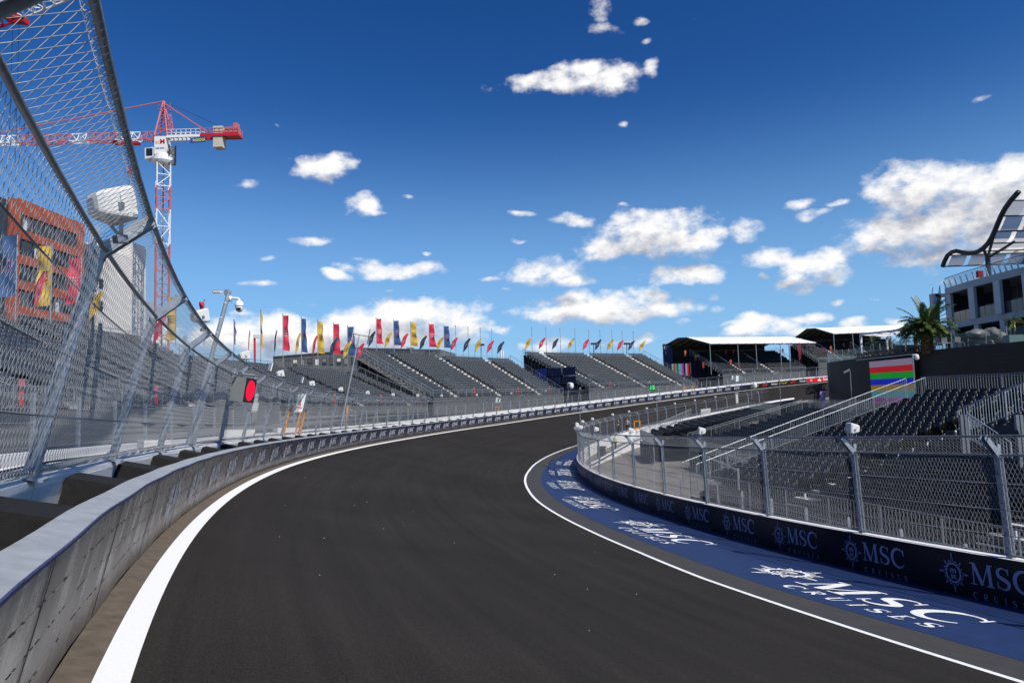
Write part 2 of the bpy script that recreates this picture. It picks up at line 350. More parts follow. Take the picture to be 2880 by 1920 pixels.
bluep = mat('blue_track_paint', (.0055, .023, .092), .6, 0, .22, 3.2, bump=.1)
apron = mat('worn_asphalt', (.040, .037, .033), .75, 0, .18, 2.5, bump=.2)
dirt = mat('infield_concrete', (.17, .152, .13), .9, 0, .25, .6, bump=.2)
terr = mat('service_ground', (.17, .165, .155), .9, 0, .2, .5)

mb = MB(); mb.box(-3000, 3000, -1500, 4500, -.2, .30); tag(mb.build('ground', dirt), kind='structure')
def inner_b(S): return WID(S) - .02
tag(strip('race_track', -30, 250, .50, inner_b, 0, asph, nt_=24), kind='structure')
wl_t = lambda S: np.interp(S, [-30, 0, 25, 45, 60, 75, 90, 200], [.74, .74, .74, .88, .98, 1.05, 1.25, 1.4])
tag(strip('track_edge_dust', -12, 170, .502, lambda S: wl_t(S) - .002, .004, dust, nt_=2), kind='structure')
tag(strip('outer_edge_line', -14, 240, wl_t, lambda S: wl_t(S) + .225, .006, lineW, ds=.5, nt_=2), kind='structure')
rw_t = lambda S: np.interp(S, [-30, -2, 2, 6, 10, 15, 20, 25, 32, 40, 48, 60, 72, 82, 200], [10.7, 10.78, 10.88, 10.98, 11.3, 11.55, 11.75, 11.97, 12.38, 12.75, 13.13, 13.49, 13.8, 14.1, 13.6])
bl_t = lambda S: np.interp(S, [-30, -1, 0, 5, 10, 16, 21, 27, 33, 39, 45, 57, 69, 78, 90, 110], [11.95, 11.98, 12.03, 12.08, 12.4, 12.73, 12.93, 13.16, 13.48, 13.73, 14.05, 14.49, 14.82, 14.95, 15.6, 16.5])
tag(strip('inner_edge_line', -30, 170, lambda S: rw_t(S) - .07, lambda S: rw_t(S) + .07, .006, lineW, ds=.5, nt_=2), kind='structure')
tag(strip('inner_track_apron', -30, 170, lambda S: rw_t(S) + .073, inner_b, .004, apron, nt_=6), kind='structure')
tag(strip('blue_painted_strip', -30, 110, bl_t, inner_b, .009, bluep, ds=.5, nt_=8), kind='structure')
mb = MB(); lit_ = mat('pale_debris', (.6, .6, .58), .8, 0, .2, 9)
for k in range(34):
    s0 = random.uniform(-1, 120) if k > 12 else random.uniform(0, 22); t0 = random.uniform(1.6, 11.5); p = SURF(s0, t0, .008); w_ = random.uniform(.004, .011) * (1 + s0 / 60); a = random.uniform(0, 3); mb.obox(p, (w_ * math.cos(a), w_ * math.sin(a), 0), (-w_ * .5 * math.sin(a), w_ * .5 * math.cos(a), 0), (0, 0, .004))
tag(mb.build('track_debris', lit_), kind='stuff')
# outer bank behind the concrete wall
S = np.arange(-40, 262, 2.); G = [PT(S, t, -1.05 - (0.0 if t > -30 else .02 * (-30 - t))) for t in (-.32, -3, -10, -30, -60, -120)]
mb = MB(); mb.grid(np.array(G), terr, flip=True); tag(mb.build('outer_terrain', terr), kind='structure')

# ------------------------------------------------------------------ outer concrete wall
def sweep(mb, S, prof, fn, mt=None, closed=True):
    pr = prof + [prof[0]] if closed else prof
    G = np.array([fn(S, np.full(len(S), a), np.full(len(S), b)) for a, b in pr]); mb.grid(G, mt)
w0 = thing('concrete_wall', 'pale concrete wall carrying the tall wire fence behind the left barrier', 'wall', FP(0., 0, -1.2))
k = 0
for s0 in np.arange(-8, 226, 4.038):
    S = np.linspace(s0 + .012, s0 + 4.026, 5); mb = MB()
    sweep(mb, S, [(-.40, -1.3), (-.40, -.09), (-.36, -.05), (-.02, -.05), (.025, -.075), (.045, -.13), (.06, -1.3)], lambda S, a, b: FP(S, a, b))
    e = [FP(np.array([S[0]]), np.array([a]), np.array([b]))[0] for a, b in [(-.40, -1.3), (-.40, -.09), (-.36, -.05), (-.02, -.05), (.025, -.075), (.045, -.13), (.06, -1.3)]]
    mb.add(e, [tuple(range(7))]); mb.build('wall_block', concw, w0)
# second low kerb wall
mb = MB(); S = np.arange(-6, 205, 2.)
sweep(mb, S, [(-2.95, -1.2), (-2.95, .03), (-2.6, .03), (-2.6, -1.2)], lambda S, a, b: PT(S, a, b)); tag(mb.build('low_concrete_wall', concw), 'low white concrete wall under the grey mesh perimeter fence', 'wall')

# ------------------------------------------------------------------ steel faced barrier
bs = bpy.data.materials.new('brushed_barrier_vinyl'); bs.use_nodes = True; t_ = bs.node_tree; b_ = t_.nodes['Principled BSDF']
co = t_.nodes.new('ShaderNodeTexCoord'); mp_ = tn('ShaderNodeMapping'); mp_.inputs['Scale'].default_value = (1.6, 1.6, .22); t_.links.new(co.outputs['Object'], mp_.inputs[0])
n_ = tn('ShaderNodeTexNoise'); n_.inputs['Scale'].default_value = 2.2; n_.inputs['Detail'].default_value = 3; t_.links.new(mp_.outputs[0], n_.inputs['Vector'])
r_ = tn('ShaderNodeMapRange'); r_.inputs[1].default_value = .35; r_.inputs[2].default_value = .65; r_.inputs[3].default_value = .22; r_.inputs[4].default_value = .36; t_.links.new(n_.outputs['Fac'], r_.inputs[0]); t_.links.new(r_.outputs[0], b_.inputs['Roughness'])
b_.inputs['Specular IOR Level'].default_value = .42
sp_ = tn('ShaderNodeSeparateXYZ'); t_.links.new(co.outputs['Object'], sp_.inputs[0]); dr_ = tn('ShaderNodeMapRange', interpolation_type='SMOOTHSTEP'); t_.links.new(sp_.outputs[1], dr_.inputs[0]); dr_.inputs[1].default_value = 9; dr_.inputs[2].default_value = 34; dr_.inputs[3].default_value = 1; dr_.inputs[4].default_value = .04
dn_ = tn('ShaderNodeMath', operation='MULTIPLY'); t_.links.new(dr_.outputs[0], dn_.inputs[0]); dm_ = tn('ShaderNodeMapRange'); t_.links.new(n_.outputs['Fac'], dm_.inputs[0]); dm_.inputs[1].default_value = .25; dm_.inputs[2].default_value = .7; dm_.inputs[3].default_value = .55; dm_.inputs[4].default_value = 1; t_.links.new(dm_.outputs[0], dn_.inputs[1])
dx_ = tn('ShaderNodeMix', data_type='RGBA'); t_.links.new(dn_.outputs[0], dx_.inputs['Factor']); dx_.inputs['A'].default_value = (.010, .015, .042, 1); dx_.inputs['B'].default_value = (.25, .212, .178, 1); t_.links.new(dx_.outputs['Result'], b_.inputs['Base Color'])  # near stretch coloured tan-grey to stand in for reflected sheen, navy beyond
bpn = tn('ShaderNodeBump'); bpn.inputs['Strength'].default_value = .13; bpn.inputs['Distance'].default_value = .02; t_.links.new(n_.outputs['Fac'], bpn.inputs['Height']); t_.links.new(bpn.outputs[0], b_.inputs['Normal'])
topm = mat('blue_grey_steel', (.32, .34, .36), .55, .1, .18, 5, bump=.08)
edgem = mat('worn_blue_edge', (.035, .045, .12), .7, 0, .6, 24)
br = thing('crash_barrier', 'long curved navy crash barrier with a steel top along the left of the track', 'barrier', FP(0., .8, -1.1))
A0 = .79
def AB(S): return A0 + .008 * np.sin(np.asarray(S) * 2 * math.pi / 3.0 + 1.)
def BF(S, a, b): return FP(S, a + .008 * np.sin(S * 2 * math.pi / 3.0 + 1.), b)
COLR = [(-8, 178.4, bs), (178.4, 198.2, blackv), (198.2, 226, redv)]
for a, b, mt_ in COLR:
    mb = MB(); S = np.linspace(a, b, int((b - a) / .5) + 2)
    hs_ = [-1.10, -.88, -.86, -.55, -.53, -.33, -.315, -.105]
    for h0, h1, off in ((-1.10, -.805, .003), (-.80, -.555, 0), (-.55, -.325, .003), (-.32, -.105, 0)):
        sweep(mb, S, [(A0 - .03, h0), (A0 + off, h0), (A0 + off, h1), (A0 - .03, h1)], BF)
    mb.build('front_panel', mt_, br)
S = np.arange(-8, 226, .5); mb = MB(); sweep(mb, S, [(.575, -.125), (.575, -.082), (.60, -.078), (A0 - .004, -.078), (A0 - .004, -.104), (.60, -.104)], BF); mb.build('top_plate', topm, br)
mb = MB(); sweep(mb, S, [(A0 - .003, -.104), (A0 + .006, -.104), (A0 + .006, -.081), (A0 - .003, -.076)], BF); mb.build('edge_trim', edgem, br)
mb = MB(); sweep(mb, S, [(.62, -1.12), (.62, -.13), (A0 - .035, -.13), (A0 - .035, -1.12)], BF); mb.build('core', foam, br)
# seams with wear and bolts
mb = MB(); seam = mat('dark_seam', (.012, .011, .010), .8, 0, .3, 20)
for h in (-.8025, -.5525, -.3225):
    for s0 in np.arange(-7, 40, .11):
        if random.random() < .45: mb.bar(BF(np.array([s0]), A0 + .004, h)[0], BF(np.array([s0 + random.uniform(.03, .1)]), A0 + .004, h)[0], .0045, .004)
for s0 in np.arange(-6.2, 60, 3.0): mb.bar(BF(np.array([s0]), A0 + .004, -1.09)[0], BF(np.array([s0]), A0 + .004, -.11)[0], .008, .005)
tag(mb.build('seam_wear', seam, br), kind='stuff')
# foam spacer blocks
fb = MB(); fb.box(0, .70, 0, .52, -1.0, 0, foam); 
sp0 = None
for i, s0 in enumerate(np.arange(-5.0, 205, 3.0)):
    P, n, u, t = OF(s0 + .2); c = P + n * .062 - u * .135
    mbx = MB()
    for (x0, x1, z0, z1) in ((0, .62, -.95, 0.035),):
        mbx.box(x0, x1, 0, .505, z0, z1)
    if sp0 is None: sp0 = mbx.build('spacer_block', foam).data; bpy.data.objects.remove(bpy.data.objects['spacer_block'])
    lk('spacer_block', sp0, br, frame(c, t, n, -u * -1))

# ------------------------------------------------------------------ lettering
def stroke(mb, P, w, z=0.):
    P = np.asarray(P, float); n = len(P); w = np.asarray(w, float); w = np.full(n, float(w)) if w.ndim == 0 else np.interp(np.linspace(0, 1, n), np.linspace(0, 1, len(w)), w)
    T = np.gradient(P, axis=0); T /= np.linalg.norm(T, axis=1)[:, None] + 1e-12; Nn = np.stack([-T[:, 1], T[:, 0]], -1)
    a = P + Nn * w[:, None] / 2; b = P - Nn * w[:, None] / 2
    v = [(*p, z) for p in a] + [(*p, z) for p in b]
    mb.add(v, [(i + n, i + n + 1, i + 1, i) for i in range(n - 1)])
def line(mb, p, q, w, z=0., n=4):
    p, q = np.array(p, float), np.array(q, float); stroke(mb, [p + (q - p) * k / n for k in range(n + 1)], w, z)
def arc(cx, cy, rx, ry, a0, a1, n): return [(cx + rx * math.cos(R(a0 + (a1 - a0) * k / n)), cy + ry * math.sin(R(a0 + (a1 - a0) * k / n))) for k in range(n + 1)]
ZS = .0006
def glyph(mb, ch, x, y, h, bold=1., z=0.):
    """serif capital drawn with strokes; returns its advance"""
    def l(p, q, w, k, n=4): line(mb, (x + p[0] * h, y + p[1] * h), (x + q[0] * h, y + q[1] * h), w * h * bold, z + k * ZS, n)
    def s(P, w, k): stroke(mb, [(x + a * h, y + b * h) for a, b in P], [q * h * bold for q in w], z + k * ZS)
    if ch == 'M':
        l((.17, .03), (.20, .97), .06, 0); l((.22, .99), (.60, .03), .17, 1); l((.58, .02), (.97, .97), .055, 2); l((1.02, .03), (1.0, .97), .17, 3)
        l((.02, .025), (.34, .025), .05, 4); l((.82, .025), (1.2, .025), .05, 5); l((.04, .975), (.34, .975), .05, 6); l((.92, .975), (1.18, .975), .05, 7); return 1.30
    if ch == 'S':
        P = arc(.36, .735, .25, .225, 20, 180, 12) + [(.115, .66), (.15, .58), (.27, .52), (.42, .46), (.55, .38)] + arc(.33, .27, .27, .235, 15, -165, 14)
        n = len(P); w = [.04 + .13 * math.sin(math.pi * min(1, max(0, (i / (n - 1) - .12) / .76))) ** 1.2 for i in range(n)]
        s(P, w, 0); l((.60, .70), (.60, .98), .045, 1); l((.07, .03), (.07, .33), .045, 2); return .80
    if ch == 'C':
        P = arc(.52, .5, .43, .475, 38, 322, 30); n = len(P); w = [.045 + .14 * math.sin(math.pi * i / (n - 1)) ** 1.6 for i in range(n)]
        s(P, w, 0); l((.87, .66), (.87, .98), .05, 1); return 1.05
    if ch == 'R':
        l((.18, .03), (.18, .97), .13, 0); s([(.18, .94), (.45, .94)] + arc(.45, .72, .22, .22, 90, -90, 10) + [(.18, .5)], [.06] + [.07] + [.12] * 9 + [.07, .06], 1); l((.36, .5), (.78, .03), .13, 2)
        l((.04, .025), (.36, .025), .05, 3); l((.04, .975), (.3, .975), .05, 4); return .95
    if ch == 'U':
        s([(.18, .96), (.18, .4)] + arc(.42, .33, .24, .31, 180, 360, 12) + [(.68, .96)], [.13] * 7 + [.09] * 5 + [.055] * 3, 0); l((.04, .975), (.34, .975), .05, 3); l((.55, .975), (.82, .975), .05, 4); return 1.0
    if ch == 'I':
        l((.2, .03), (.2, .97), .13, 0); l((.05, .025), (.35, .025), .05, 1); l((.05, .975), (.35, .975), .05, 2); return .55
    if ch == 'E':
        l((.18, .03), (.18, .97), .13, 0); l((.05, .035), (.62, .035), .065, 1); l((.05, .965), (.60, .965), .065, 2); l((.18, .5), (.45, .5), .06, 3); l((.62, .03), (.64, .25), .05, 4); l((.6, .97), (.6, .8), .05, 5); return .85
    return .5
def word(mb, tx, x, y, h, wtot=None, bold=1., z=0.):
    adv = {'M': 1.30, 'S': .80, 'C': 1.05, 'R': .95, 'U': 1.0, 'I': .55, 'E': .85}
    tw = sum(adv[c] for c in tx) * h; gap = 0 if wtot is None else (wtot - tw) / (len(tx) - 1)
    for c in tx: glyph(mb, c, x, y, h, bold, z); x += adv[c] * h + gap
_tx = {}
def text_mesh(body, size=1., bold=0., shear=0.):
    key = (body, size, bold, shear)
    if key in _tx: return _tx[key]
    c = bpy.data.curves.new('txt', 'FONT'); c.body = body; c.size = size; c.offset = bold; c.shear = shear; c.resolution_u = 3; c.align_x = 'CENTER'; c.align_y = 'CENTER'
    o = bpy.data.objects.new('txt', c); COL.objects.link(o)
    dg = bpy.context.evaluated_depsgraph_get(); me = bpy.data.meshes.new_from_object(o.evaluated_get(dg))
    V = np.array([v.co[:] for v in me.vertices]); Fc = [tuple(p.vertices) for p in me.polygons]
    bpy.data.objects.remove(o); bpy.data.curves.remove(c); bpy.data.meshes.remove(me)
    _tx[key] = (V, Fc); return V, Fc
def text_to(mb, body, cx, cy, size, bold=0., shear=0., z=0.):
    V, Fc = text_mesh(body, size, bold, shear); mb.add(V + np.array([cx, cy, z]), Fc)
def emblem(mb, cx, cy, rx, ry, w, z=0., fine=True):
    """compass sun with sixteen outlined rays round a ring holding m over sc"""
    for k in range(16):
        a = math.pi / 2 + k * math.pi / 8; L_ = 1.0 if k % 4 == 0 else (.80 if k % 2 == 0 else .66); hw = .17
        tip = (cx + rx * L_ * math.cos(a), cy + ry * L_ * math.sin(a))
        for sg in (-1, 1):
            q = (cx + rx * .50 * math.cos(a + sg * hw), cy + ry * .50 * math.sin(a + sg * hw)); line(mb, q, tip, w, z + ZS * (1 + (k % 2) + (sg > 0) * 2), 2)
    stroke(mb, arc(cx, cy, rx * .46, ry * .46, 0, 360, 28), w * 2.4, z + 5 * ZS)
    text_to(mb, 'm', cx, cy + ry * .13, .52 * (rx + ry) / 2, .012 * rx, 0, z + 6 * ZS); text_to(mb, 'sc', cx, cy - ry * .17, .44 * (rx + ry) / 2, .010 * rx, 0, z + 6 * ZS)
def logo_mesh():
    mb = MB(); emblem(mb, 0, 0, .36, .42, .012); word(mb, 'MSC', .40, -.155, .45, 1.42); word(mb, 'CRUISES', .42, -.44, .125, 1.38, .9); return mb
_lm = logo_mesh(); LV = np.vstack(_lm.v); LF = _lm.f
def mk(name, V, Fc, mt):
    me = bpy.data.meshes.new(name); me.from_pydata(np.asarray(V).tolist(), [], Fc); me.materials.append(mt); return me
_lo = MB(); emblem(_lo, 0, 0, .36, .42, .022); word(_lo, 'MSC', .40, -.155, .45, 1.42, 1.25); word(_lo, 'CRUISES', .42, -.44, .125, 1.38, 1.3)
logoO = mk('logo', np.vstack(_lo.v) * [.95, .92, 1], _lo.f, logoc); logoI = mk('logo', LV, LF, logoi)
for k in range(-2, 57):
    s0 = 10.75 + 2.975 * k
    if s0 > 177: break
    P, n, u, t = OF(s0 + .55); P = P + n * (A0 + .016) - u * .56 - t * .55
    lk('logo', logoO, br, frame(P, t, u, n))
def sponsor(s0, V, Fc, mt, up=-.58):
    P, n, u, t = OF(s0); P = P + n * (A0 + .02) + u * up; lk('logo', mk('logo', V, Fc, mt), br, frame(P, t, u, n))
for base in (181.0, 190.3):
    # handwritten place name
    mb = MB(); pts = [(-.9, -.25), (-.72, .32), (-.55, -.1), (-.35, .33), (-.28, -.22), (-.1, 0), (-.22, -.15), (0, .02), (.05, -.18), (.22, .02), (.16, -.18), (.3, .35), (.28, -.15), (.42, .03), (.5, -.15), (.6, .05), (.66, -.18), (.86, .02), (.78, -.18), (.98, .34), (.92, -.1), (1.25, .3)]
    stroke(mb, pts, .06); sponsor(base + .2, np.vstack(mb.v), mb.f, yell)
    # slanted racing emblem
    mb = MB(); mb.add([(-.75, -.3, 0), (-.5, -.3, 0), (-.28, .02, 0), (.2, .02, 0), (.08, -.12, 0), (-.12, -.12, 0)], [(0, 1, 2), (2, 1, 5), (2, 5, 4), (2, 4, 3)])
    mb.add([(-.72, -.22, 0.001), (-.30, .30, 0.001), (.45, .30, 0.001), (.33, .13, 0.001), (-.22, .13, 0.001), (-.5, -.22, .001)], [(0, 5, 4, 1), (1, 4, 3, 2)])
    mb.add([(.28, -.3, 0), (.5, -.3, 0), (.98, .30, 0), (.62, .30, 0)], [(0, 1, 2, 3)]); sponsor(base + 3.4, np.vstack(mb.v), mb.f, redv)
    V, Fc = text_mesh('Formula 1', .55, .012); sponsor(base + 6.7, V, Fc, white)
mb = MB()  # flame over an ellipse, then the first letters of the bank's name
mb.add([(0, 0, 0)] + [(.62 * math.cos(a), .22 * math.sin(a) - .2, 0) for a in np.linspace(0, 2 * math.pi, 24, endpoint=False)], [(0, 1 + i, 1 + (i + 1) % 24) for i in range(24)]); mb.v[0][0] = (0, -.2, 0)
sponsor(202.2, np.vstack(mb.v), mb.f, white)
mb = MB(); stroke(mb, [(-.16, -.1), (-.2, .05), (-.1, .2), (.02, .34), (.02, .5)], [.18, .2, .16, .1, .02], .004); stroke(mb, [(.12, -.1), (.18, .08), (.08, .22)], [.16, .14, .03], .005); sponsor(202.2, np.vstack(mb.v), mb.f, white)
V, Fc = text_mesh('Santander', .92, .02); V = V - [V[:, 0].min(), 0, 0]; sponsor(203.3, V, Fc, white)
mb = MB(); mb.add([(-.4, -.25, 0), (.3, -.25, 0), (.4, .25, 0), (-.3, .25, 0)], [(0, 1, 2, 3)]); stroke(mb, [(-.2, .12), (.25, .12), (.3, -.1)], .03, .003); sponsor(199.6, np.vstack(mb.v), mb.f, mat('pink_print', (.75, .35, .38), .5, 0, 0))

# painted logos on the blue strip
def floor_logo(s0):
    mb = MB(); emblem(mb, 0, 2.0, 1.15, 1.1, .052)
    word(mb, 'MSC', 1.3, 1.18, 1.36, 4.55, 1.12); word(mb, 'CRUISES', 1.75, .42, .48, 4.1, 1.3)
    V = np.vstack(mb.v).copy(); te = bl_t(s0 - 3.)
    S = s0 - V[:, 0]; T = te + V[:, 1] * .93; P = SURF(S, T, .019); P[:, 2] += V[:, 2] * 2
    me = bpy.data.meshes.new('floor_logo'); me.from_pydata(P.tolist(), [], [f[::-1] for f in mb.f]); me.materials.append(lineW)
    return me
for i, s0 in enumerate((7.0, 18.05, 29.2, 40.5, 51.8, 63.0)):
    o = lk('floor_marking', floor_logo(s0)); tag(o, 'white sun emblem and MSC CRUISES lettering painted on the blue strip, ' + ('nearest to the camera, beside the right wall', 'second nearest of the painted ones', 'third nearest of the painted ones', 'fourth nearest, where the strip bends', 'fifth nearest, squeezed thin in the bend', 'farthest, cut off by the wall')[i], 'floor marking', 'logos painted on the blue strip')

# ------------------------------------------------------------------ inner wall
iw = thing('inner_wall', 'navy advertising wall with pale lettering round the inside of the bend', 'wall', INN(0., 0, -HI))
mb = MB(); S = np.arange(-28, 176, .5)
sweep(mb, S, [(.0, -HI - .1), (.0, -.02), (.012, -.005), (.012, -HI - .1)], lambda S, a, b: INN(S, a + .012, b)); mb.build('vinyl_face', navy, iw)
mb = MB(); sweep(mb, S, [(-.36, -2.2), (-.36, 0), (.008, 0), (.008, -2.2)], lambda S, a, b: INN(S, a, np.where(b < -1, b + 1.9 * np.clip((S - 105) / 12, 0, 1), b))); mb.build('concrete_body', concw, iw)
# stations of the inner line: inner arc length
_is = np.arange(-40, 200, .5); _ip = INN(_is); _dl = np.concatenate([[0], np.cumsum(np.linalg.norm(np.diff(_ip[:, :2], axis=0), axis=1))]); 
# inner arc length zero is at the wall post beside the right edge of the picture
_ref = np.array([9.895, 14.294]); _j = np.argmin(((_ip[:, :2] - _ref) ** 2).sum(1)); _dl -= _dl[_j]
def SI(si): return np.interp(si, _dl, _is)
def IT(s):
    e = INN(np.array([s - .2, s + .2])); d = e[1] - e[0]; d /= np.linalg.norm(d); return d
for k in range(-4, 18):
    si = 1.2 + 3.07 * k; s0 = float(SI(si - .75)); d = IT(s0); P = INN(s0, .03, -.48) + d * .75; n = np.cross((0, 0, 1), d); n = n / np.linalg.norm(n); uu = np.cross(d, -n) * -1
    uu = np.cross(n, -d); lk('logo', logoI, iw, frame(P, -d, uu, n))
# ------------------------------------------------------------------ debris fences
HK, NP = 2.10, 4.0383
def knee(s, a=0., b=0.): return FP(s, a, HK + b)
TA, TB = .34, .38
fo = thing('debris_fence', 'tall galvanised wire debris fence leaning over the left side of the track', 'fence', FP(0., 0, 0))
def post_mesh(name, lean):
    """channel post with cranked arm; local x along the track, y to the track, z up the post"""
    mb = MB(); w = .13; dp = .10; th = .012
    sg = lean
    for (y0, y1, x0, x1) in ((-dp / 2, -dp / 2 + th, -w / 2, w / 2), (dp / 2 - th, dp / 2, -w / 2, w / 2), (-dp / 2 + th, dp / 2 - th, -th / 2, th / 2)): mb.box(x0, x1, y0, y1, -.04, HK, zinc)
    mb.box(-.12, .12, -.13, .13, -.045, -.02, zinc)
    # arm
    a0 = np.array([0, 0, HK - .06]); a1 = np.array([0, sg * TA, HK + TB]); d = a1 - a0; d /= np.linalg.norm(d); sd_ = np.array([1., 0, 0]); nn = np.cross(d, sd_)
    for off in (-.055, .055): mb.obox((a0 + a1) / 2 + sd_ * off, sd_ * .006, nn * .055, (a1 - a0) / 2, zinc)
    mb.obox((a0 + a1) / 2 - nn * .05 * sg, sd_ * .055, nn * .005, (a1 - a0) / 2, zinc)
    # rear lug with an eye
    mb.prism([(0.03, -sg * .05, HK - .25)] + [(0.03, -sg * (.05 + .045 + .045 * math.sin(a)), HK + .15 + .05 * math.cos(a)) for a in np.linspace(math.pi / 2, -math.pi / 2, 7)] + [(0.03, -sg * .05, HK + .13)], (.012, 0, 0), zinc)
    for z in np.arange(.2, HK, .3): mb.tube([(.02, sg * dp / 2, z), (.02, sg * (dp / 2 + .012), z)], .012, 6, scafd)
    o = mb.build(name, zinc); me = o.data; bpy.data.objects.remove(o); return me
pO = post_mesh('post', 1); pI = post_mesh('post', 1)
for i in range(-1, 54):
    P, n, u, t = OF(i * NP); lk('post', pO, fo, frame(P, t, n, u))
Sr = np.arange(-4.2, 216, 1.0)
for a, b, r, nm in ((.0, .03, .021, 'bottom_rail'), (.05, HK - .02, .024, 'knee_rail'), (TA, HK + TB, .026, 'top_rail')):
    mb = MB(); mb.tube(FP(Sr, a, b), r, 8, zincd); mb.build(nm, zincd, fo, smooth=True)
mb = MB()
for b in (.52, 1.05, 1.58): mb.tube(FP(Sr, .065, b), .009, 4, zincd)
mb.build('cable', zincd, fo)
def chain(fn, s0, s1, pw, ph, b0, b1, off, r, arm, sg=1):
    """zigzag wires of chain link hung on a line; fn(s, a, b)"""
    n = int((s1 - s0) / pw); nb = int((b1 - b0) / ph); out = []
    ii = np.arange(n); kk = np.arange(nb + 1)
    s = s0 + (ii[:, None] + .5 * (((kk[None, :]) % 2))) * pw * 1.0 + pw * .02 * np.random.randn(n, 1)
    s = s + (((kk[None, :] % 2) * 2 - 1) * 0)
    # wire i swings between i and i+1 pitch so that neighbours hook on each other
    s = s0 + ii[:, None] * pw + np.where((kk[None, :] + ii[:, None]) % 2 == 0, -pw * .52, pw * .52)
    b = b0 + kk[None, :] * ph + 0 * s
    sag = .012 * np.sin(s * 1.7 + b * 2)
    A = off + sag
    if arm:   # climb along the cranked arm
        f = (b - b0) / (b1 - b0); A = .05 + (TA - .05) * f + .0; B = HK + TB * f
    else: B = b
    P = fn(s.ravel(), (A * sg).ravel() if not np.isscalar(A) else np.full(s.size, A * sg), B.ravel()).reshape(n, nb + 1, 3)
    nr = fn(s.ravel(), (A * sg).ravel() + 1. if not np.isscalar(A) else np.full(s.size, A * sg + 1.), B.ravel()).reshape(n, nb + 1, 3) - P
    return wires(P, nr, r)
parts = [chain(FP, -4.2, 34, .048, .083, .03, HK, .075, .0025, False), chain(FP, -4.2, 34, .048, .085, 0, .51, 0, .0025, True),
         chain(FP, 34, 84, .072, .115, .03, HK, .075, .0035, False), chain(FP, 34, 84, .072, .12, 0, .51, 0, .0035, True),
         chain(FP, 84, 214, .15, .23, .03, HK, .075, .0046, False), chain(FP, 84, 214, .15, .23, 0, .51, 0, .0046, True)]
V, Q = cat_(parts); big('wire_mesh', V, Q, [wirem], None, fo)
# lacing wire wound round the top rail
def lacing(fn, s0, s1, a, b, pitch, rad, r):
    t = np.arange(s0, s1, pitch / 10.); ph = t / pitch * 2 * math.pi
    P = fn(t, a + rad * np.cos(ph) - rad * .45, b + rad * np.sin(ph) - rad * .3); return P
mb = MB(); mb.tube(lacing(FP, -4, 24, TA, HK + TB, .078, .040, 0), .0026, 3, wirem, cap=False); mb.tube(lacing(FP, -4, 10, 0.02, .03, .09, .036, 0), .0026, 3, wirem, cap=False); mb.build('lacing', wirem, fo)
# bundled cables lying on the wall
mb = MB()
for q in range(4):
    S = np.arange(-3, 60, .4); mb.tube(FP(S, -.12 - .03 * q + .05 * np.sin(S * .9 + q) * .7, -.03 + .012 * (q % 2) + 0 * S), .010 + .003 * (q % 2), 5, blackfab)
tag(mb.build('cable_bundle', blackfab), 'black cables lying loosely on the concrete wall under the left fence', 'cables')

fi = thing('inner_debris_fence', 'galvanised wire debris fence standing on the navy wall inside the bend', 'fence', INN(0., 0, 0))
def IF(s, a, b):
    s = np.asarray(s, float); return INN(s, np.asarray(a) - .18, 0) + np.stack([0 * s, 0 * s, b + 0 * s], -1)
for i in range(-4, 35):
    s0 = float(SI(i * 4.06)); d = IT(s0); P = INN(s0, -.18, 0); n = np.cross((0, 0, 1), d); n /= np.linalg.norm(n); lk('post', pI, fi, frame(P, d, n, np.array([0, 0, 1.])))
Si = np.arange(float(SI(-20)), float(SI(142)), 1.)
for a, b, r, nm in ((.06, .06, .024, 'bottom_rail'), (.06, HK - .02, .024, 'knee_rail'), (TA, HK + TB, .026, 'top_rail')):
    mb = MB(); mb.tube(IF(Si, a, b), r, 8, zincd); mb.build(nm, zincd, fi, smooth=True)
mb = MB()
for b in (.45, .97, 1.50): mb.tube(IF(Si, .075, b), .0095, 4, zincd)
mb.build('cable', zincd, fi)
a_, b_2, c_, d_ = float(SI(-16)), float(SI(40)), float(SI(90)), float(SI(140))
parts = [chain(IF, a_, b_2, .056, .095, .05, HK, .085, .0026, False), chain(IF, a_, b_2, .056, .10, 0, .51, 0, .0026, True),
         chain(IF, b_2, c_, .12, .10, .05, HK, .085, .0026, False), chain(IF, b_2, c_, .12, .1, 0, .51, 0, .0026, True),
         chain(IF, c_, d_, .25, .2, .05, HK, .085, .0030, False), chain(IF, c_, d_, .25, .17, 0, .51, 0, .0030, True)]
V, Q = cat_(parts); big('wire_mesh', V, Q, [wirem], None, fi)

# ------------------------------------------------------------------ perimeter mesh fence behind the left wall
pf = thing('perimeter_fence', 'grey welded mesh perimeter fence between the left debris fence and the stands', 'fence', PT(0., -3.3, -1))
s = -6.
while s < 212:
    P = PT(s, -3.3); mb = MB(); mb.box(P[0] - .04, P[0] + .04, P[1] - .04, P[1] + .04, P[2] - 1.05, P[2] + 1.38); mb.build('post', zinc, pf); s += 2.9
mb = MB(); S = np.arange(-6, 212, 1.)
for b in (-.95, -.45, .1, .65, 1.3): mb.tube(PT(S, -3.28, b), .011, 4)
mb.build('rail', meshdark, pf)
def vbars(fn, s0, s1, ds, z0, z1, r, sides=3):
    S = np.arange(s0, s1, ds); P = np.stack([fn(S, z0), fn(S, z1)], 1); nr = np.zeros_like(P); nr[..., 1] = 1; nr[..., 0] = .3; return wires(P, nr, r, sides)
V, Q = cat_([vbars(lambda S, z: PT(S, -3.28, z), -6, 60, .05, -.98, 1.33, .003), vbars(lambda S, z: PT(S, -3.28, z), 60, 212, .1, -.98, 1.33, .005)]); big('welded_mesh', V, Q, [meshdark], None, pf)

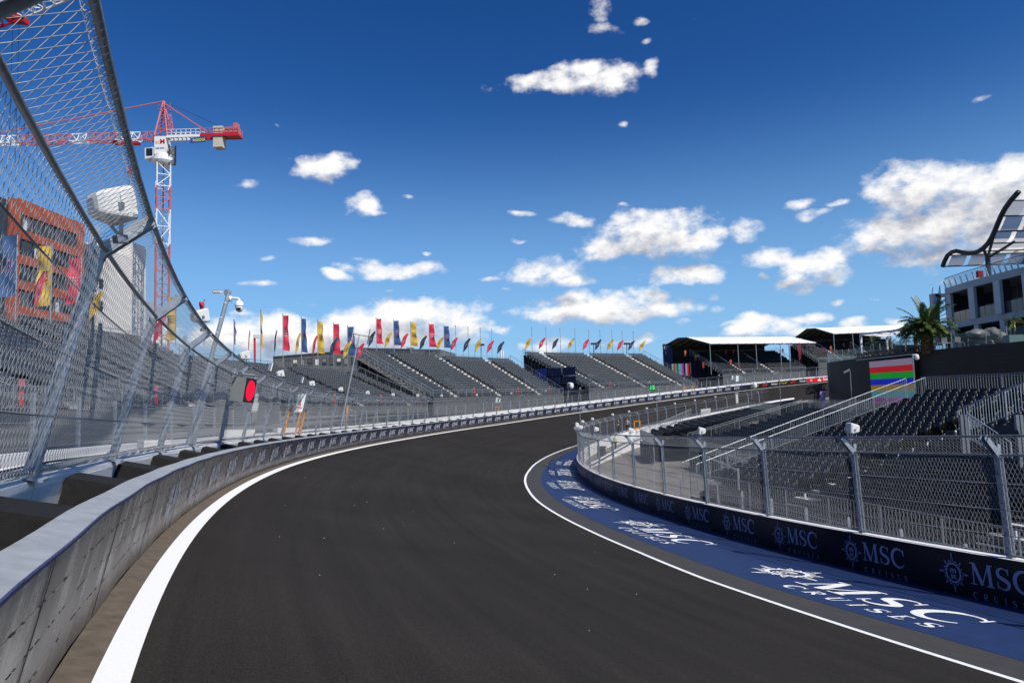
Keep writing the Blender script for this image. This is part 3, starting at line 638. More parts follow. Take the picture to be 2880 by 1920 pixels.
# ------------------------------------------------------------------ things on the fences
def speaker_mesh():
    mb = MB(); sec = []
    for y, hw, hh, rd in ((0, .30, .22, .06), (.06, .315, .235, .06), (.35, .20, .17, .06), (.42, .15, .13, .05), (.44, .08, .08, .04)):
        q = []
        for (cx, cz, a0) in ((hw - rd, hh - rd, 0), (-hw + rd, hh - rd, 90), (-hw + rd, -hh + rd, 180), (hw - rd, -hh + rd, 270)):
            for k in range(4): a = R(a0 + k * 30); q.append((cx + rd * math.cos(a), y, cz + rd * math.sin(a)))
        sec.append(q)
    V = [p for q in sec for p in q]; n = 16
    f = [(i * n + j, i * n + (j + 1) % n, (i + 1) * n + (j + 1) % n, (i + 1) * n + j) for i in range(4) for j in range(n)] + [tuple(range(n - 1, -1, -1)), tuple(range(4 * n, 5 * n))]
    mb.add(V, f, wplastic); o = mb.build('horn', wplastic); me = o.data; bpy.data.objects.remove(o)
    mb = MB(); mb.bar((-.33, .2, -.02), (0, .12, -.42), .05, .02, mt=wplastic); mb.bar((.33, .2, -.02), (0, .12, -.42), .05, .02, mt=wplastic); mb.bar((-.34, .2, -.02), (-.34, .2, .08), .04, .02); mb.bar((.34, .2, -.02), (.34, .2, .08), .04, .02); mb.box(-.07, .07, .06, .2, -.5, -.40, zincd)
    o = mb.build('bracket', wplastic); m2 = o.data; bpy.data.objects.remove(o); return me, m2
sp1, sp2 = speaker_mesh()
ORD = ['nearest to the camera', 'second', 'third', 'fourth', 'fifth', 'sixth', 'seventh', 'eighth', 'ninth', 'tenth', 'eleventh', 'twelfth', 'thirteenth', 'fourteenth', 'fifteenth', 'sixteenth', 'seventeenth', 'eighteenth', 'nineteenth', 'twentieth', 'twenty-first', 'twenty-second', 'twenty-third', 'twenty-fourth', 'twenty-fifth', 'twenty-sixth']
def speaker(P, d, lab, grp, sc=1., tilt=0.):
    d = np.array(d, float); d /= np.linalg.norm(d); x = np.cross(d, (0, 0, 1)); x /= np.linalg.norm(x); z = np.cross(x, d)
    r = thing('loudspeaker', lab, 'loudspeaker', P, 0, grp); mm = frame(P, x * sc, d * sc, z * sc); lk('horn', sp1, r, mm); lk('bracket', sp2, r, mm)
for j, i in enumerate([0, 2, 4, 6, 8, 10, 12, 14, 16, 18, 21, 24, 27, 30, 33, 36, 39, 42, 45]):
    P, n, u, t = OF(i * NP); c = P + u * (HK + TB + .30) + n * .16; hz = n.copy(); hz[2] = 0
    if j == 0: c = at(352, 580, 6.0)
    lab = ('big white horn loudspeaker seen from below through the near mesh at the upper left', 'white horn loudspeaker in front of the yellow and red flags on the left fence')[j] if j < 2 else 'white horn loudspeaker on top of the left fence, ' + ORD[j] + ' from the camera'
    speaker(c, -hz * .8 - t * .5 + np.array([0, 0, -.15]), lab, 'loudspeakers on the left debris fence', .62 if j else .66)
for j, i in enumerate([1, 3, 5, 7, 9, 10, 12, 14, 16, 19, 21, 23, 26, 28, 30]):
    s0 = float(SI(i * 4.06)); d = IT(s0); n = np.cross((0, 0, 1), d); c = INN(s0, -.18 + TA - .12, HK + TB + .24)
    speaker(c + n * 0, -n * .75 * -1 * 0 - d * .2 + np.array([0.8, .1, -.12]) * 0 + (n * .9 + d * .1) * -1 + np.array([0, 0, -.1]), 'grey horn loudspeaker on the inner fence, ' + ORD[j] + (' ' if j == 0 else ' from the camera') .rstrip(), 'loudspeakers on the inner debris fence', .60)
# flat white antenna panels
for j, i in enumerate([5, 7]):
    P, n, u, t = OF(i * NP); c = P + u * (HK + TB + .30) + n * (TA - .0); x = (n * .5 - t * .85); x /= np.linalg.norm(x); y = np.cross(u, x)
    r = thing('antenna_panel', ('white square antenna panel on the left fence, the nearer of two', 'white square antenna panel on the left fence, the farther of two')[j], 'antenna', c, 0, 'flat antenna panels on the left fence')
    mb = MB(); mb.obox(c, x * .13, y * .02, u * .15, white); mb.build('panel', white, r)
    mb = MB(); mb.tube([c - u * .14, c - u * .3 - n * .04], .014, 6, dk); mb.build('stem', dk, r)
# red light panel
P, n, u, t = OF(4.72 * NP)
r = thing('light_panel', 'light panel showing a red disc, hung on the left debris fence', 'signal', P)
c = at(703, 1098, 20.4); fx = np.array([.80, .60, 0]) * 1.0; fx = -t * .80 + n * .6; fx /= np.linalg.norm(fx)
X = at(890, 1000, 20) * 0
# facing direction: back along the track towards approaching cars and a little to the road
fn_ = (n * .97 - t * .30); fn_[2] = -.14; fn_ /= np.linalg.norm(fn_); ux = np.cross(u, fn_); ux /= np.linalg.norm(ux); uy = np.cross(fn_, ux)
mb = MB(); mb.obox(c - fn_ * .22, ux * .30, uy * .36, fn_ * .21, greyp); mb.build('housing', greyp, r)
mb = MB(); mb.obox(c, ux * .302, uy * .362, fn_ * .012, blackfab); mb.build('screen', mat('black_screen', (.006, .006, .006), .5, 0, 0), r)
mb = MB(); A = np.linspace(0, 2 * math.pi, 40, endpoint=False); mb.add([c + fn_ * .016 + ux * .25 * math.cos(a) + uy * .31 * math.sin(a) for a in A], [tuple(range(40))]); mb.build('red_disc', redlamp, r)
mb = MB(); q0 = c - fn_ * .42; mb.tube([P + u * .95 - n * .1, P + u * 1.4 + n * .0, P + u * 1.95 + n * .05, q0 + uy * .45, q0 + uy * .5 + fn_ * .12], .055, 8, scaf); mb.tube([q0 + uy * .46 , c + uy * .46 + fn_ * .1], .04, 8, scaf); mb.build('bracket', scaf, r)
# camera pole
P, n, u, t = OF(3 * NP); r = thing('camera_pole', 'leaning steel pole with a bullet camera and a white dome camera above the left fence', 'camera pole', P)
a = P - n * .12; e = a + u * 4.05 + n * .02; mb = MB(); mb.tube([a, e], .055, 10, zinc)
for h in (2.9, 3.3, 3.7): mb.tube([a + u * h, a + u * (h + .02)], .062, 10, white)
mb.build('pole', zinc, r)
rt = np.array([math.cos(.1), math.sin(.1), 0]); up = np.array([0, 0, 1.]); fw = np.array([-rt[1], rt[0], 0])
jb = e - rt * .06 + up * -.05; mb = MB(); mb.obox(jb, rt * .055, fw * .05, up * .07, greyp); mb.bar(jb, jb - rt * .22 + up * .02, .035, mt=wplastic); mb.build('junction_box', wplastic, r)
mb = MB(); c = jb - rt * .26 + up * .02; mb.tube([c + rt * .09, c - rt * .09], .042, 10, wplastic); mb.bar(c + rt * .10 + up * .045, c - rt * .13 + up * .05, .10, .010, mt=wplastic); mb.tube([c - rt * .09, c - rt * .10], .036, 10, blackfab); mb.build('bullet_camera', wplastic, r)
mb = MB(); q = e - up * .22 + rt * -.02; dm = q + rt * .27 + up * .0; mb.tube([q, q + rt * .10 + up * .02, q + rt * .24 + up * .01, dm + up * -.02, dm - up * .06], [.03, .027, .027, .03, .03], 8, white); mb.obox(q + rt * .04, rt * .03, fw * .04, up * .07, white); mb.build('arm', white, r, smooth=True)
def lathe(mb, c, prof, n=16, mt=None, up_=(0, 0, 1)):
    mb.tube([np.asarray(c) + np.array(up_) * z for rr, z in prof], [rr for rr, z in prof], n, mt)
mb = MB(); lathe(mb, dm - up * .06, [(.012, .012), (.06, 0), (.10, -.05), (.115, -.13), (.11, -.145)], 18, white); mb.build('dome_hood', white, r, smooth=True)
mb = MB(); lathe(mb, dm - up * .207, [(.095, 0.0), (.104, -.035), (.085, -.10), (.045, -.145), (.006, -.155)], 18, white); c = dm - up * .285; mb.obox(c - fw * .085 + rt * .01, rt * .05, fw * .02, up * .04, mat('black_lens', (.01, .01, .012), .1, 0, 0)); mb.build('dome_head', white, r, smooth=False)

# fire and exit sign, orange gate jambs
r = thing('exit_sign', 'white leaning panel sign reading EXIT and FIRE behind the left fence', 'sign', at(845, 1157, 36))
c = at(845, 1133, 35.5); P, n, u, t = OF(8 * NP); ux = np.array([1., .25, 0]); ux /= np.linalg.norm(ux); uu = u; nn = np.cross(ux, uu); nn /= np.linalg.norm(nn)
mb = MB(); mb.obox(c, ux * .19, nn * .012, uu * .47, white); mb.build('panel', white, r)
mm = frame(c - (-nn) * 0 + nn * .02, ux, uu, nn)
gm_ = mat('sign_green', (.02, .28, .12), .6, 0, 0); rm_ = mat('sign_red', (.55, .02, .03), .6, 0, 0)
mb = MB(); text_to(mb, 'EXIT', 0.02, .12, .13, .004); stroke(mb, [(-.1, .40), (.1, .40), (.1, .22), (-.1, .22), (-.1, .40)], .02, .001); stroke(mb, [(-.05, .24), (0, .31), (.02, .36), (.06, .30)], .03, .002); lk('exit_text', mk('exit_text', np.vstack(mb.v), mb.f, gm_), r, mm)
mb = MB(); text_to(mb, 'FIRE', 0, -.25, .13, .004); text_to(mb, '<', -.08, -.39, .13, .004); stroke(mb, [(0, -.15), (0, .0)], .07, .001); stroke(mb, [(-.08, .03), (.03, .05)], .03, .002); lk('fire_text', mk('fire_text', np.vstack(mb.v), mb.f, rm_), r, mm)
r2 = lambda a, b: np.array(a) * (1 - b)
for j, (i, dz) in enumerate(((8.02, 0), (9.0, 0))):
    P, n, u, t = OF((i - 1) * NP); c = P + n * .05
    r = thing('gate_jamb', ('single orange steel gate jamb with a rusty top on the left fence', 'double orange steel gate jamb below the white exit sign')[j], 'gate jamb', c, 0, 'orange jambs of the fence openings')
    mb = MB(); mb.obox(c + u * .62, t * .05, n * .05, u * .62, orangep); 
    if j: mb.obox(c + u * .62 - t * 1.1 + n * .0, t * .04, n * .04, u * .60, orangep)
    for z in np.arange(.15, 1.2, .16): mb.obox(c + u * z + n * .05, t * .012, n * .008, u * .012, blackfab)
    mb.build('upright', orangep, r)
    mb = MB(); mb.obox(c + u * 1.30, t * .12, n * .07, u * .05, mat('rust', (.22, .07, .02), .8, 0, .4, 20)); mb.build('cap', orangep, r)
for j, (x, y0, y1, d, lab) in enumerate(((975, 1141, 1207, 52, 'thin orange marker post leaning on the left fence before the stands'), (1396, 1143, 1161, 112, 'small orange frame below the little white sign'), (1926, 1089, 1107, 150, 'orange frame left of its twin before the roofed stand'), (1950, 1085, 1101, 151, 'orange frame right of its twin before the roofed stand'), (1792, 1184, 1206, 76, 'orange upright standing by the inner fence behind the hi-vis man'))):
    a, b = at(x, y1, d), at(x + (3 if j < 2 else 0), y0, d); r = thing('orange_marker', lab, 'marker', a); mb = MB(); w = .05 * d / 45
    if j in (1, 2, 3, 4):
        dx = np.array([.28 * (1 if j < 4 else 1.1), 0, 0]); mb.bar(a - dx, b - dx, w, mt=orangep); mb.bar(a + dx, b + dx, w, mt=orangep); mb.bar(b - dx * 1.2, b + dx * 1.2, w, mt=orangep); mb.bar(a - dx, a + dx, w, mt=orangep)
    else: mb.bar(a, b, w * 2.2, mt=orangep); mb.bar(b + [-.1, 0, -.2], b + [.35, 0, -.35], w, mt=orangep)
    mb.build('frame', orangep, r)
# small white sign on the fence far away
c = at(1401, 1125, 111); r = thing('notice_board', 'small white notice with green print on the far left fence', 'sign', c); mb = MB(); mb.obox(c, (.38, 0, 0), (0, .02, 0), (.06, 0, .42), white); mb.build('panel', white, r); mb = MB(); mb.obox(c - np.array([0, .03, .05]), (.24, 0, 0), (0, .006, 0), (.03, 0, .2), mat('pale_green', (.35, .6, .5), .6, 0, .3, 8)); mb.build('print', white, r)
# green number display
c = at(1834, 1090, 146); r = thing('number_display', 'black display with the green number 15 on the far fence', 'display', c); mb = MB(); mb.obox(c, (.65, 0, 0), (0, .12, 0), (.05, 0, .68), blackfab); mb.build('housing', blackfab, r)
V, Fc = text_mesh('15', 1.15, .04); lk('digits', mk('digits', V, Fc, greenled), r, frame(c - np.array([0, .14, 0]), np.array([1., 0, 0]), np.array([0, 0, 1.]), np.array([0, -1., 0])))
mb = MB(); e = at(1826, 1120, 146); mb.tube([e, at(1829, 1075, 146), c - np.array([.5, 0, -.6])], .06, 6, scaf); mb.build('bracket', scaf, r)
# white bag tied to the far fence
c = at(2071, 1061, 155); r = MB(); r.grid([[at(x, y + (5 if 2062 < x < 2078 and y > 1060 else 0), 155 + .25 * math.sin(x * .4)) for x in np.linspace(2058, 2085, 8)] for y in (1056, 1060, 1064, 1067)], wplastic); o = r.build('tarpaulin', wplastic); sm = o.modifiers.new('s', 'SOLIDIFY'); sm.thickness = .05; tag(o, 'white tarpaulin tied on the far fence below the roofed stand', 'tarpaulin')

# grey cabinets on a pole and loose concrete blocks behind the left fence
p = at(712, 1225, 33); r = thing('cabinet_pole', 'pole carrying three grey electrical cabinets behind the left fence, right of the red light', 'cabinet', p); mb = MB(); mb.tube([p, at(724, 1105, 33)], .04, 6, scaf); mb.build('pole', scaf, r)
for y, w, h in ((1119, .13, .20), (1145, .12, .22), (1172, .11, .20)): c = at(718, y, 32.8); mb = MB(); mb.obox(c, (w, 0, 0), (0, .09, 0), (.04, 0, h), greyp if y == 1172 else wplastic); mb.build('cabinet', wplastic, r)
for i, (x0, x1, y, d) in enumerate(((625, 712, 1218, 29.5), (774, 835, 1210, 40), (395, 470, 1252, 19.5))):
    a, b = at(x0, y, d), at(x1, y - 2, d * 1.03); mb = MB(); mb.bar(a, b, .45, .28, mt=conc); tag(mb.build('concrete_block', conc), 'loose pale concrete block behind the left fence, ' + ('below the red light', 'by the orange gate jambs', 'nearest to the camera')[i], 'concrete block', 'loose concrete blocks')
# ------------------------------------------------------------------ grandstands
def px(P):
    v = np.asarray(P, float) - np.array([0, 0, ZC]); d = v @ F_; return 1440 + FPX * (v @ RV) / d, 960 - FPX * (v @ UV) / d, d
def sfind(x, t, lo=-5, hi=235):
    S = np.arange(lo, hi, .25); q, _, d = px(PT(S, t)); q = np.where(d > 1, q, -1e5); return float(S[np.argmin(abs(q - x))])
def seat_proto(kind):
    mb = MB(); m0 = seatgrey if kind == 'g' else seatblk
    if kind == 'g':
        mb.add([(-.20, -.16, .42), (.20, -.16, .42), (.22, -.20, .74), (.17, -.215, .84), (-.17, -.215, .84), (-.22, -.20, .74), (-.20, -.20, .42), (.20, -.20, .42), (.22, -.24, .74), (.17, -.25, .84), (-.17, -.25, .84), (-.22, -.24, .74)],
               [(0, 1, 2, 5), (5, 2, 3, 4), (7, 6, 11, 8), (8, 11, 10, 9), (1, 7, 8, 2), (2, 8, 9, 3), (3, 9, 10, 4), (4, 10, 11, 5), (5, 11, 6, 0)], m0)
        mb.box(-.20, .20, -.16, .18, .38, .43, m0); mb.box(-.03, .03, -.1, 0, 0, .38, m0)
        mb.add([(-.028, -.178, .735), (.028, -.178, .735), (.028, -.184, .79), (-.028, -.184, .79)], [(0, 1, 2, 3)], plate)
    else:
        v = []
        for y0, y1 in ((-.06, -.10), (-.02, -.06)):
            pass
        # back shell with rounded top and folded pan in front of it
        F1 = [(-.20, .30), (.20, .30), (.235, .62), (.225, .74), (.17, .80), (-.17, .80), (-.225, .74), (-.235, .62)]
        v = [(x, -.16 - (z - .3) * .16, z) for x, z in F1] + [(x * .96, -.21 - (z - .3) * .16, z) for x, z in F1]
        mb.add(v, [(0, 1, 2, 7), (7, 2, 3, 6), (6, 3, 4, 5), (9, 8, 15, 10), (10, 15, 14, 11), (11, 14, 13, 12)] + [(i, (i + 8), (i + 1) % 8 + 8, (i + 1) % 8) for i in range(8)], m0)
        mb.add([(-.19, -.02, .30), (.19, -.02, .30), (.20, -.10, .66), (-.20, -.10, .66), (-.17, -.09, .28), (.17, -.09, .28), (.18, -.15, .66), (-.18, -.15, .66)], [(0, 1, 2, 3), (3, 2, 6, 7), (1, 5, 6, 2), (0, 3, 7, 4), (0, 4, 5, 1), (4, 7, 6, 5)], m0)
        for x in (-.15, .15): mb.box(x - .025, x + .025, -.17, -.10, 0, .32, m0)
        for x in (-.235, .235): mb.add([(x - .015, -.20, .5), (x + .015, -.20, .5), (x + .015, -.24, .72), (x - .015, -.24, .72), (x - .015, -.06, .5), (x + .015, -.06, .5), (x + .015, -.16, .72), (x - .015, -.16, .72)], [(0, 4, 7, 3), (1, 2, 6, 5), (4, 5, 6, 7), (3, 7, 6, 2), (0, 1, 5, 4), (0, 3, 2, 1)], m0)
        mb.add([(.17, -.245, .75), (.20, -.240, .75), (.20, -.243, .78), (.17, -.248, .78)], [(0, 3, 2, 1)], plate)
        mb.add([(.135, -.222, .74), (.165, -.222, .74), (.165, -.229, .77), (.135, -.229, .77)], [(0, 1, 2, 3)], plate)
    V = np.vstack(mb.v); me = bpy.data.meshes.new('seat'); me.from_pydata(V.tolist(), [], mb.f)
    for q in mb.ms: me.materials.append(q)
    me.polygons.foreach_set('material_index', mb.mi); me.update()
    return V, np.array(mb.f), np.array(mb.mi), mb.ms, me
SG, SB = seat_proto('g'), seat_proto('b')
def seats(parent, C, X, Y, proto, nmax=100):
    """C [n,3] seat positions, X right, Y facing; the hundred that show largest are parts of their own, the rest one part"""
    V, Fq, mi, ms, me = proto; C, X, Y = (np.asarray(q, float) for q in (C, X, Y)); Z = np.array([0, 0, 1.])
    x, y, d = px(C); vis = (d > 2) & (x > -20) & (x < 2900) & (y > 0) & (y < 1950); sc = np.where(vis, d, d + 1e4); o = np.argsort(sc)
    for i in o[:nmax]: lk('seat', me, parent, frame(C[i], X[i], Y[i], Z))
    k = o[nmax:]
    if len(k) == 0: return
    C, X, Y = C[k], X[k], Y[k]; n = len(k); nv = len(V)
    VV = C[:, None, :] + V[None, :, 0:1] * X[:, None, :] + V[None, :, 1:2] * Y[:, None, :] + V[None, :, 2:3] * Z
    QQ = (Fq[None] + (np.arange(n) * nv)[:, None, None]).reshape(-1, 4)
    tag(big('remaining_seats', VV.reshape(-1, 3), QQ, ms, np.tile(mi, n), parent), kind='stuff')
def railing(mb, P, h=1.05, ds=.14, r=.022, rb=.008, mid=False, post=2.2):
    P = np.asarray(P, float); up = np.array([0, 0, h]); mb.tube(P + up, r, 6); mb.tube(P + up * .12, r * .6, 4)
    if mid: mb.tube(P + up * .9, r * .7, 4)
    L_ = np.concatenate([[0], np.cumsum(np.linalg.norm(np.diff(P, axis=0), axis=1))])
    def I(q): return np.array([np.interp(q, L_, P[:, j]) for j in range(3)])
    q = 0.
    while q < L_[-1]: p = I(q); mb.bar(p, p + up, .045); q += post
    p = I(L_[-1]); mb.bar(p, p + up, .045)
    if ds:
        for q in np.arange(ds, L_[-1], ds): p = I(q); mb.bar(p + up * .12, p + up * .98, rb * 2)
def grandstand(name, label, s0, s1, t0, zf, nrow, rise, tread, aisles, sh=0, proto=SG, skirtz=1.6, aisle_w=1.2, ends=(True, True), noseat=None, lite=False, backwall=False):
    st = thing(name, label, 'grandstand', PT((s0 + s1) / 2, t0, 0)); zz = lambda s: zf(s) + ZC
    S = np.linspace(s0, s1, int((s1 - s0) / 1.5) + 2)
    def Q(s, t, dz): p = PT(s, t); p[..., 2] = zz(s) + dz; return p
    mb = MB()
    G = []
    for k in range(nrow):
        a = t0 - k * tread; G += [Q(S, a, k * rise), Q(S, a - tread + .001, k * rise)]
    mb.grid(np.array(G), deck, flip=True); mb.build('deck', deck, st)
    # seats
    C, X, Y = [], [], []
    for k in range(nrow):
        tt = t0 - k * tread - tread * .55
        scale_ = 1 + (-tt) * .0078
        for s in np.arange(s0 + .5, s1 - .3, .5 / scale_ * 1.0):
            if any(abs(s - a) < aisle_w / 2 / scale_ for a in aisles): continue
            if noseat and noseat(s, k): continue
            th = np.interp(s, _s, _th); C.append(Q(s, tt, k * rise)); X.append((math.sin(th), math.cos(th), 0)); Y.append((math.cos(th), -math.sin(th), 0))
    seats(st, C, np.array(X) * -1, Y, proto)
    # aisle steps
    for a in aisles:
        mb = MB()
        for k in range(nrow):
            for h_ in (0, 1):
                t1 = t0 - k * tread - h_ * tread / 2; dz = k * rise + h_ * rise / 2 + .03
                mb.add([Q(a - .45, t1, dz), Q(a + .45, t1, dz), Q(a + .45, t1 - tread / 2, dz), Q(a - .45, t1 - tread / 2, dz), Q(a - .45, t1, dz - rise / 2), Q(a + .45, t1, dz - rise / 2)], [(0, 1, 2, 3), (4, 5, 1, 0)])
        mb.build('aisle_stair', decklite, st)
    # railings: front, back and both ends
    mb = MB(); railing(mb, Q(S, t0 + .1, 0), 1.08, .16 if s0 < 60 else .3, post=2.5); mb.build('front_railing', scaf, st)
    tb_ = t0 - nrow * tread; zb = (nrow - 1) * rise
    mb = MB(); railing(mb, Q(S, tb_, zb), 1.15, .3, r=.03, post=2.6, rb=.006); mb.build('back_railing', scaf, st)
    for e, sE in zip(ends, (s0, s1)):
        if not e: continue
        mb = MB(); P = np.array([Q(sE, t0 - k * tread, k * rise + .1) for k in range(nrow + 1)]); railing(mb, P, 1.1, .3, mid=True); mb.build('side_railing', scaf, st)
    # skirt under the front and scaffold under the rows
    mb = MB(); zl = zz(S) - skirtz; b = Q(S, t0 + .05, -.02); a = b.copy(); a[:, 2] = zl; mb.grid(np.array([a, b]), skirt, flip=True); mb.build('skirt', skirt, st)
    for sE in ((s0 + .05, s1 - .05)):
        mb = MB()
        for k in range(0, nrow + 1, 2):
            p = Q(sE, t0 - k * tread, 0); g = p.copy(); g[2] = zz(sE) - skirtz; p[2] = zz(sE) + max(0, (k - 1)) * rise; mb.bar(g, p, .07)
            if k: mb.bar(g, q_, .05); mb.bar(q_, p, .05); mb.bar(pm, (g + p) / 2, .05)
            q_ = p; pm = (g + p) / 2
        mb.build('scaffold', scafd, st)
    mb = MB(); G = np.array([[Q(S, tb_ + .2, zb), Q(S, tb_ + .2, -skirtz)]])[0]; mb.grid(G, navyfab); mb.build('back_sheet', navyfab, st)
    return st, Q
def vomit(st, Q, s, t, dz, lenm=3.0, w=1.3, drop=1.3, ext=True):
    """stair well cut in the lower rows: two sloping railings, a landing and a red extinguisher post"""
    mb = MB()
    for o in (-w / 2, w / 2):
        P = np.array([Q(s + o, t - lenm * f, dz + drop * f) for f in (0, .5, 1)]); railing(mb, P, 1.05, .2, r=.02)
    P = np.array([Q(s - w / 2, t - lenm, dz + drop), Q(s + w / 2, t - lenm, dz + drop)]); railing(mb, P, 1.05, .2); mb.build('stairwell_railing', scaf, st)
    if ext:
        p = Q(s + w / 2 + .2, t + .2, dz); mb = MB(); lathe(mb, p + [0, 0, .2], [(.09, 0), (.10, .05), (.10, .5), (.05, .6), (.03, .68)], 8, redp); mb.build('fire_extinguisher', redp, st)
        mb = MB(); mb.obox(p + [0, 0, 1.2], (.12, 0, 0), (0, .02, 0), (0, 0, .17), redl); mb.build('extinguisher_sign', redl, st)
    mb = MB(); e = [Q(s - w / 2, t, dz + .05), Q(s + w / 2, t, dz + .05), Q(s + w / 2, t - lenm, dz + .06), Q(s - w / 2, t - lenm, dz + .06)]; mb.add(e, [(0, 1, 2, 3)]); e2 = [Q(s - w / 2, t - lenm, dz + drop), Q(s + w / 2, t - lenm, dz + drop)]; mb.add([e[3], e[2], e2[1], e2[0]], [(0, 1, 2, 3)]); mb.build('stairwell', blackfab, st)
lin = lambda x0, y0, x1, y1: (lambda s: y0 + (np.asarray(s, float) - x0) * (y1 - y0) / (x1 - x0))
G1, Q1 = grandstand('grandstand', 'tall grey stand behind the near left fence, in front of the orange building', -4, 57.5, -10.5, lin(0, .15, 58, -.1), 17, .38, .8, [6, 18.5, 31, 44], skirtz=1.7, ends=(True, True))
for s in (12, 25, 37.5, 50.5): vomit(G1, Q1, s, -10.6, 0, 3.2, 1.5, 1.5)
S2 = [sfind(804, -20.5), sfind(972, -21.)]
G2, Q2 = grandstand('grandstand', 'low grey stand with long rows left of the middle, before the low warehouse', 58.7, 90.3, -9.8, lin(58, -.25, 103, -1.15), 14, .345, .8, [sfind(804, -20.3), sfind(972, -20.5)], skirtz=1.0, aisle_w=1.7)
for s in (66.5, 77.5, 87): vomit(G2, Q2, s, -9.9, 0, 3., 1.4, 1.2)
G3, Q3 = grandstand('grandstand', 'grey stand in the middle with three pale stairways below the row of tall flags', 93.4, 131.6, -10.5, lin(92, .2, 132, .15), 17, .44, .8, [sfind(1097, -23.5), sfind(1243, -23.5), sfind(1374, -23.5)], skirtz=2.7, aisle_w=1.8)
for x in (1287, 1415, 1505): s = sfind(x, -13); vomit(G3, Q3, s, -10.6, 0, 4.2, 1.8, 2.0)
G4, Q4 = grandstand('grandstand', 'grey stand right of the middle below the bare flagpoles', 139.8, 174.5, -10.5, lin(139.5, 1.15, 176, 1.35), 19, .45, .98, [sfind(1534, -28), sfind(1662, -28), sfind(1773, -28)], skirtz=3.6, aisle_w=1.8)
for x in (1680, 1795): s = sfind(x, -13); vomit(G4, Q4, s, -10.6, 0, 4.2, 2.0, 2.0)
# long outside stair of the middle stand and end frame of the right stand
mb = MB()
for o in (.4, 1.9):
    P = np.array([Q3(93.2 - o, -10.5 - k * .8, k * .44 - .3) for k in range(18)]); railing(mb, P, 1.1, .3, mid=True, r=.03)
mb.build('outside_stair_railing', scaf, G3)
mb = MB()
for k in range(34): f = k / 2; a = Q3(92.9, -10.5 - f * .8, f * .44 - .35); b = Q3(91.4, -10.5 - f * .8, f * .44 - .35); mb.bar(a, b, .3, .03)
mb.build('outside_stair', decklite, G3)
mb = MB()
for k in range(0, 19, 1):
    for s_ in (138.6, 140): p = Q4(s_, -10.5 - k * .98, k * .45); g = p.copy(); g[2] = 3.5 + ZC - 5.5; mb.bar(g, p - [0, 0, .15], .06); 
    if k: mb.bar(pp, p, .06); mb.bar(gg + [0, 0, 2], p, .04) if k % 2 else mb.bar(pp, g + [0, 0, 1.5], .04)
    pp, gg = p, g
for z in (1.5, 3.3, 5.1, 6.9): mb.bar(Q4(139.9, -11 - max(0, (z - 1.35) / .45 * .98), 0) * [1, 1, 0] + [0, 0, ZC + z], Q4(139.9, -29, 0) * [1, 1, 0] + [0, 0, ZC + z], .06)
mb.build('end_scaffold', scafd, G4)
mb = MB()
for i in range(3):
    for j in range(3): mb.obox(Q4(139.6 + .0, -15.5 - i * 4., 0) * [1, 1, 0] + [0, 0, ZC + 1.0 + j * 2.0], (Q4(139.6, -15, 0) - Q4(139.6, -11.4, 0)) * [.5, .5, 0], (.01, .01, 0), (0, 0, .85), mat('blue_banner', (.02, .05, .30), .6, 0, .3, 2) if (i == 2 and j > 0) else navyfab)
mb.build('end_banner', navyfab, G4)

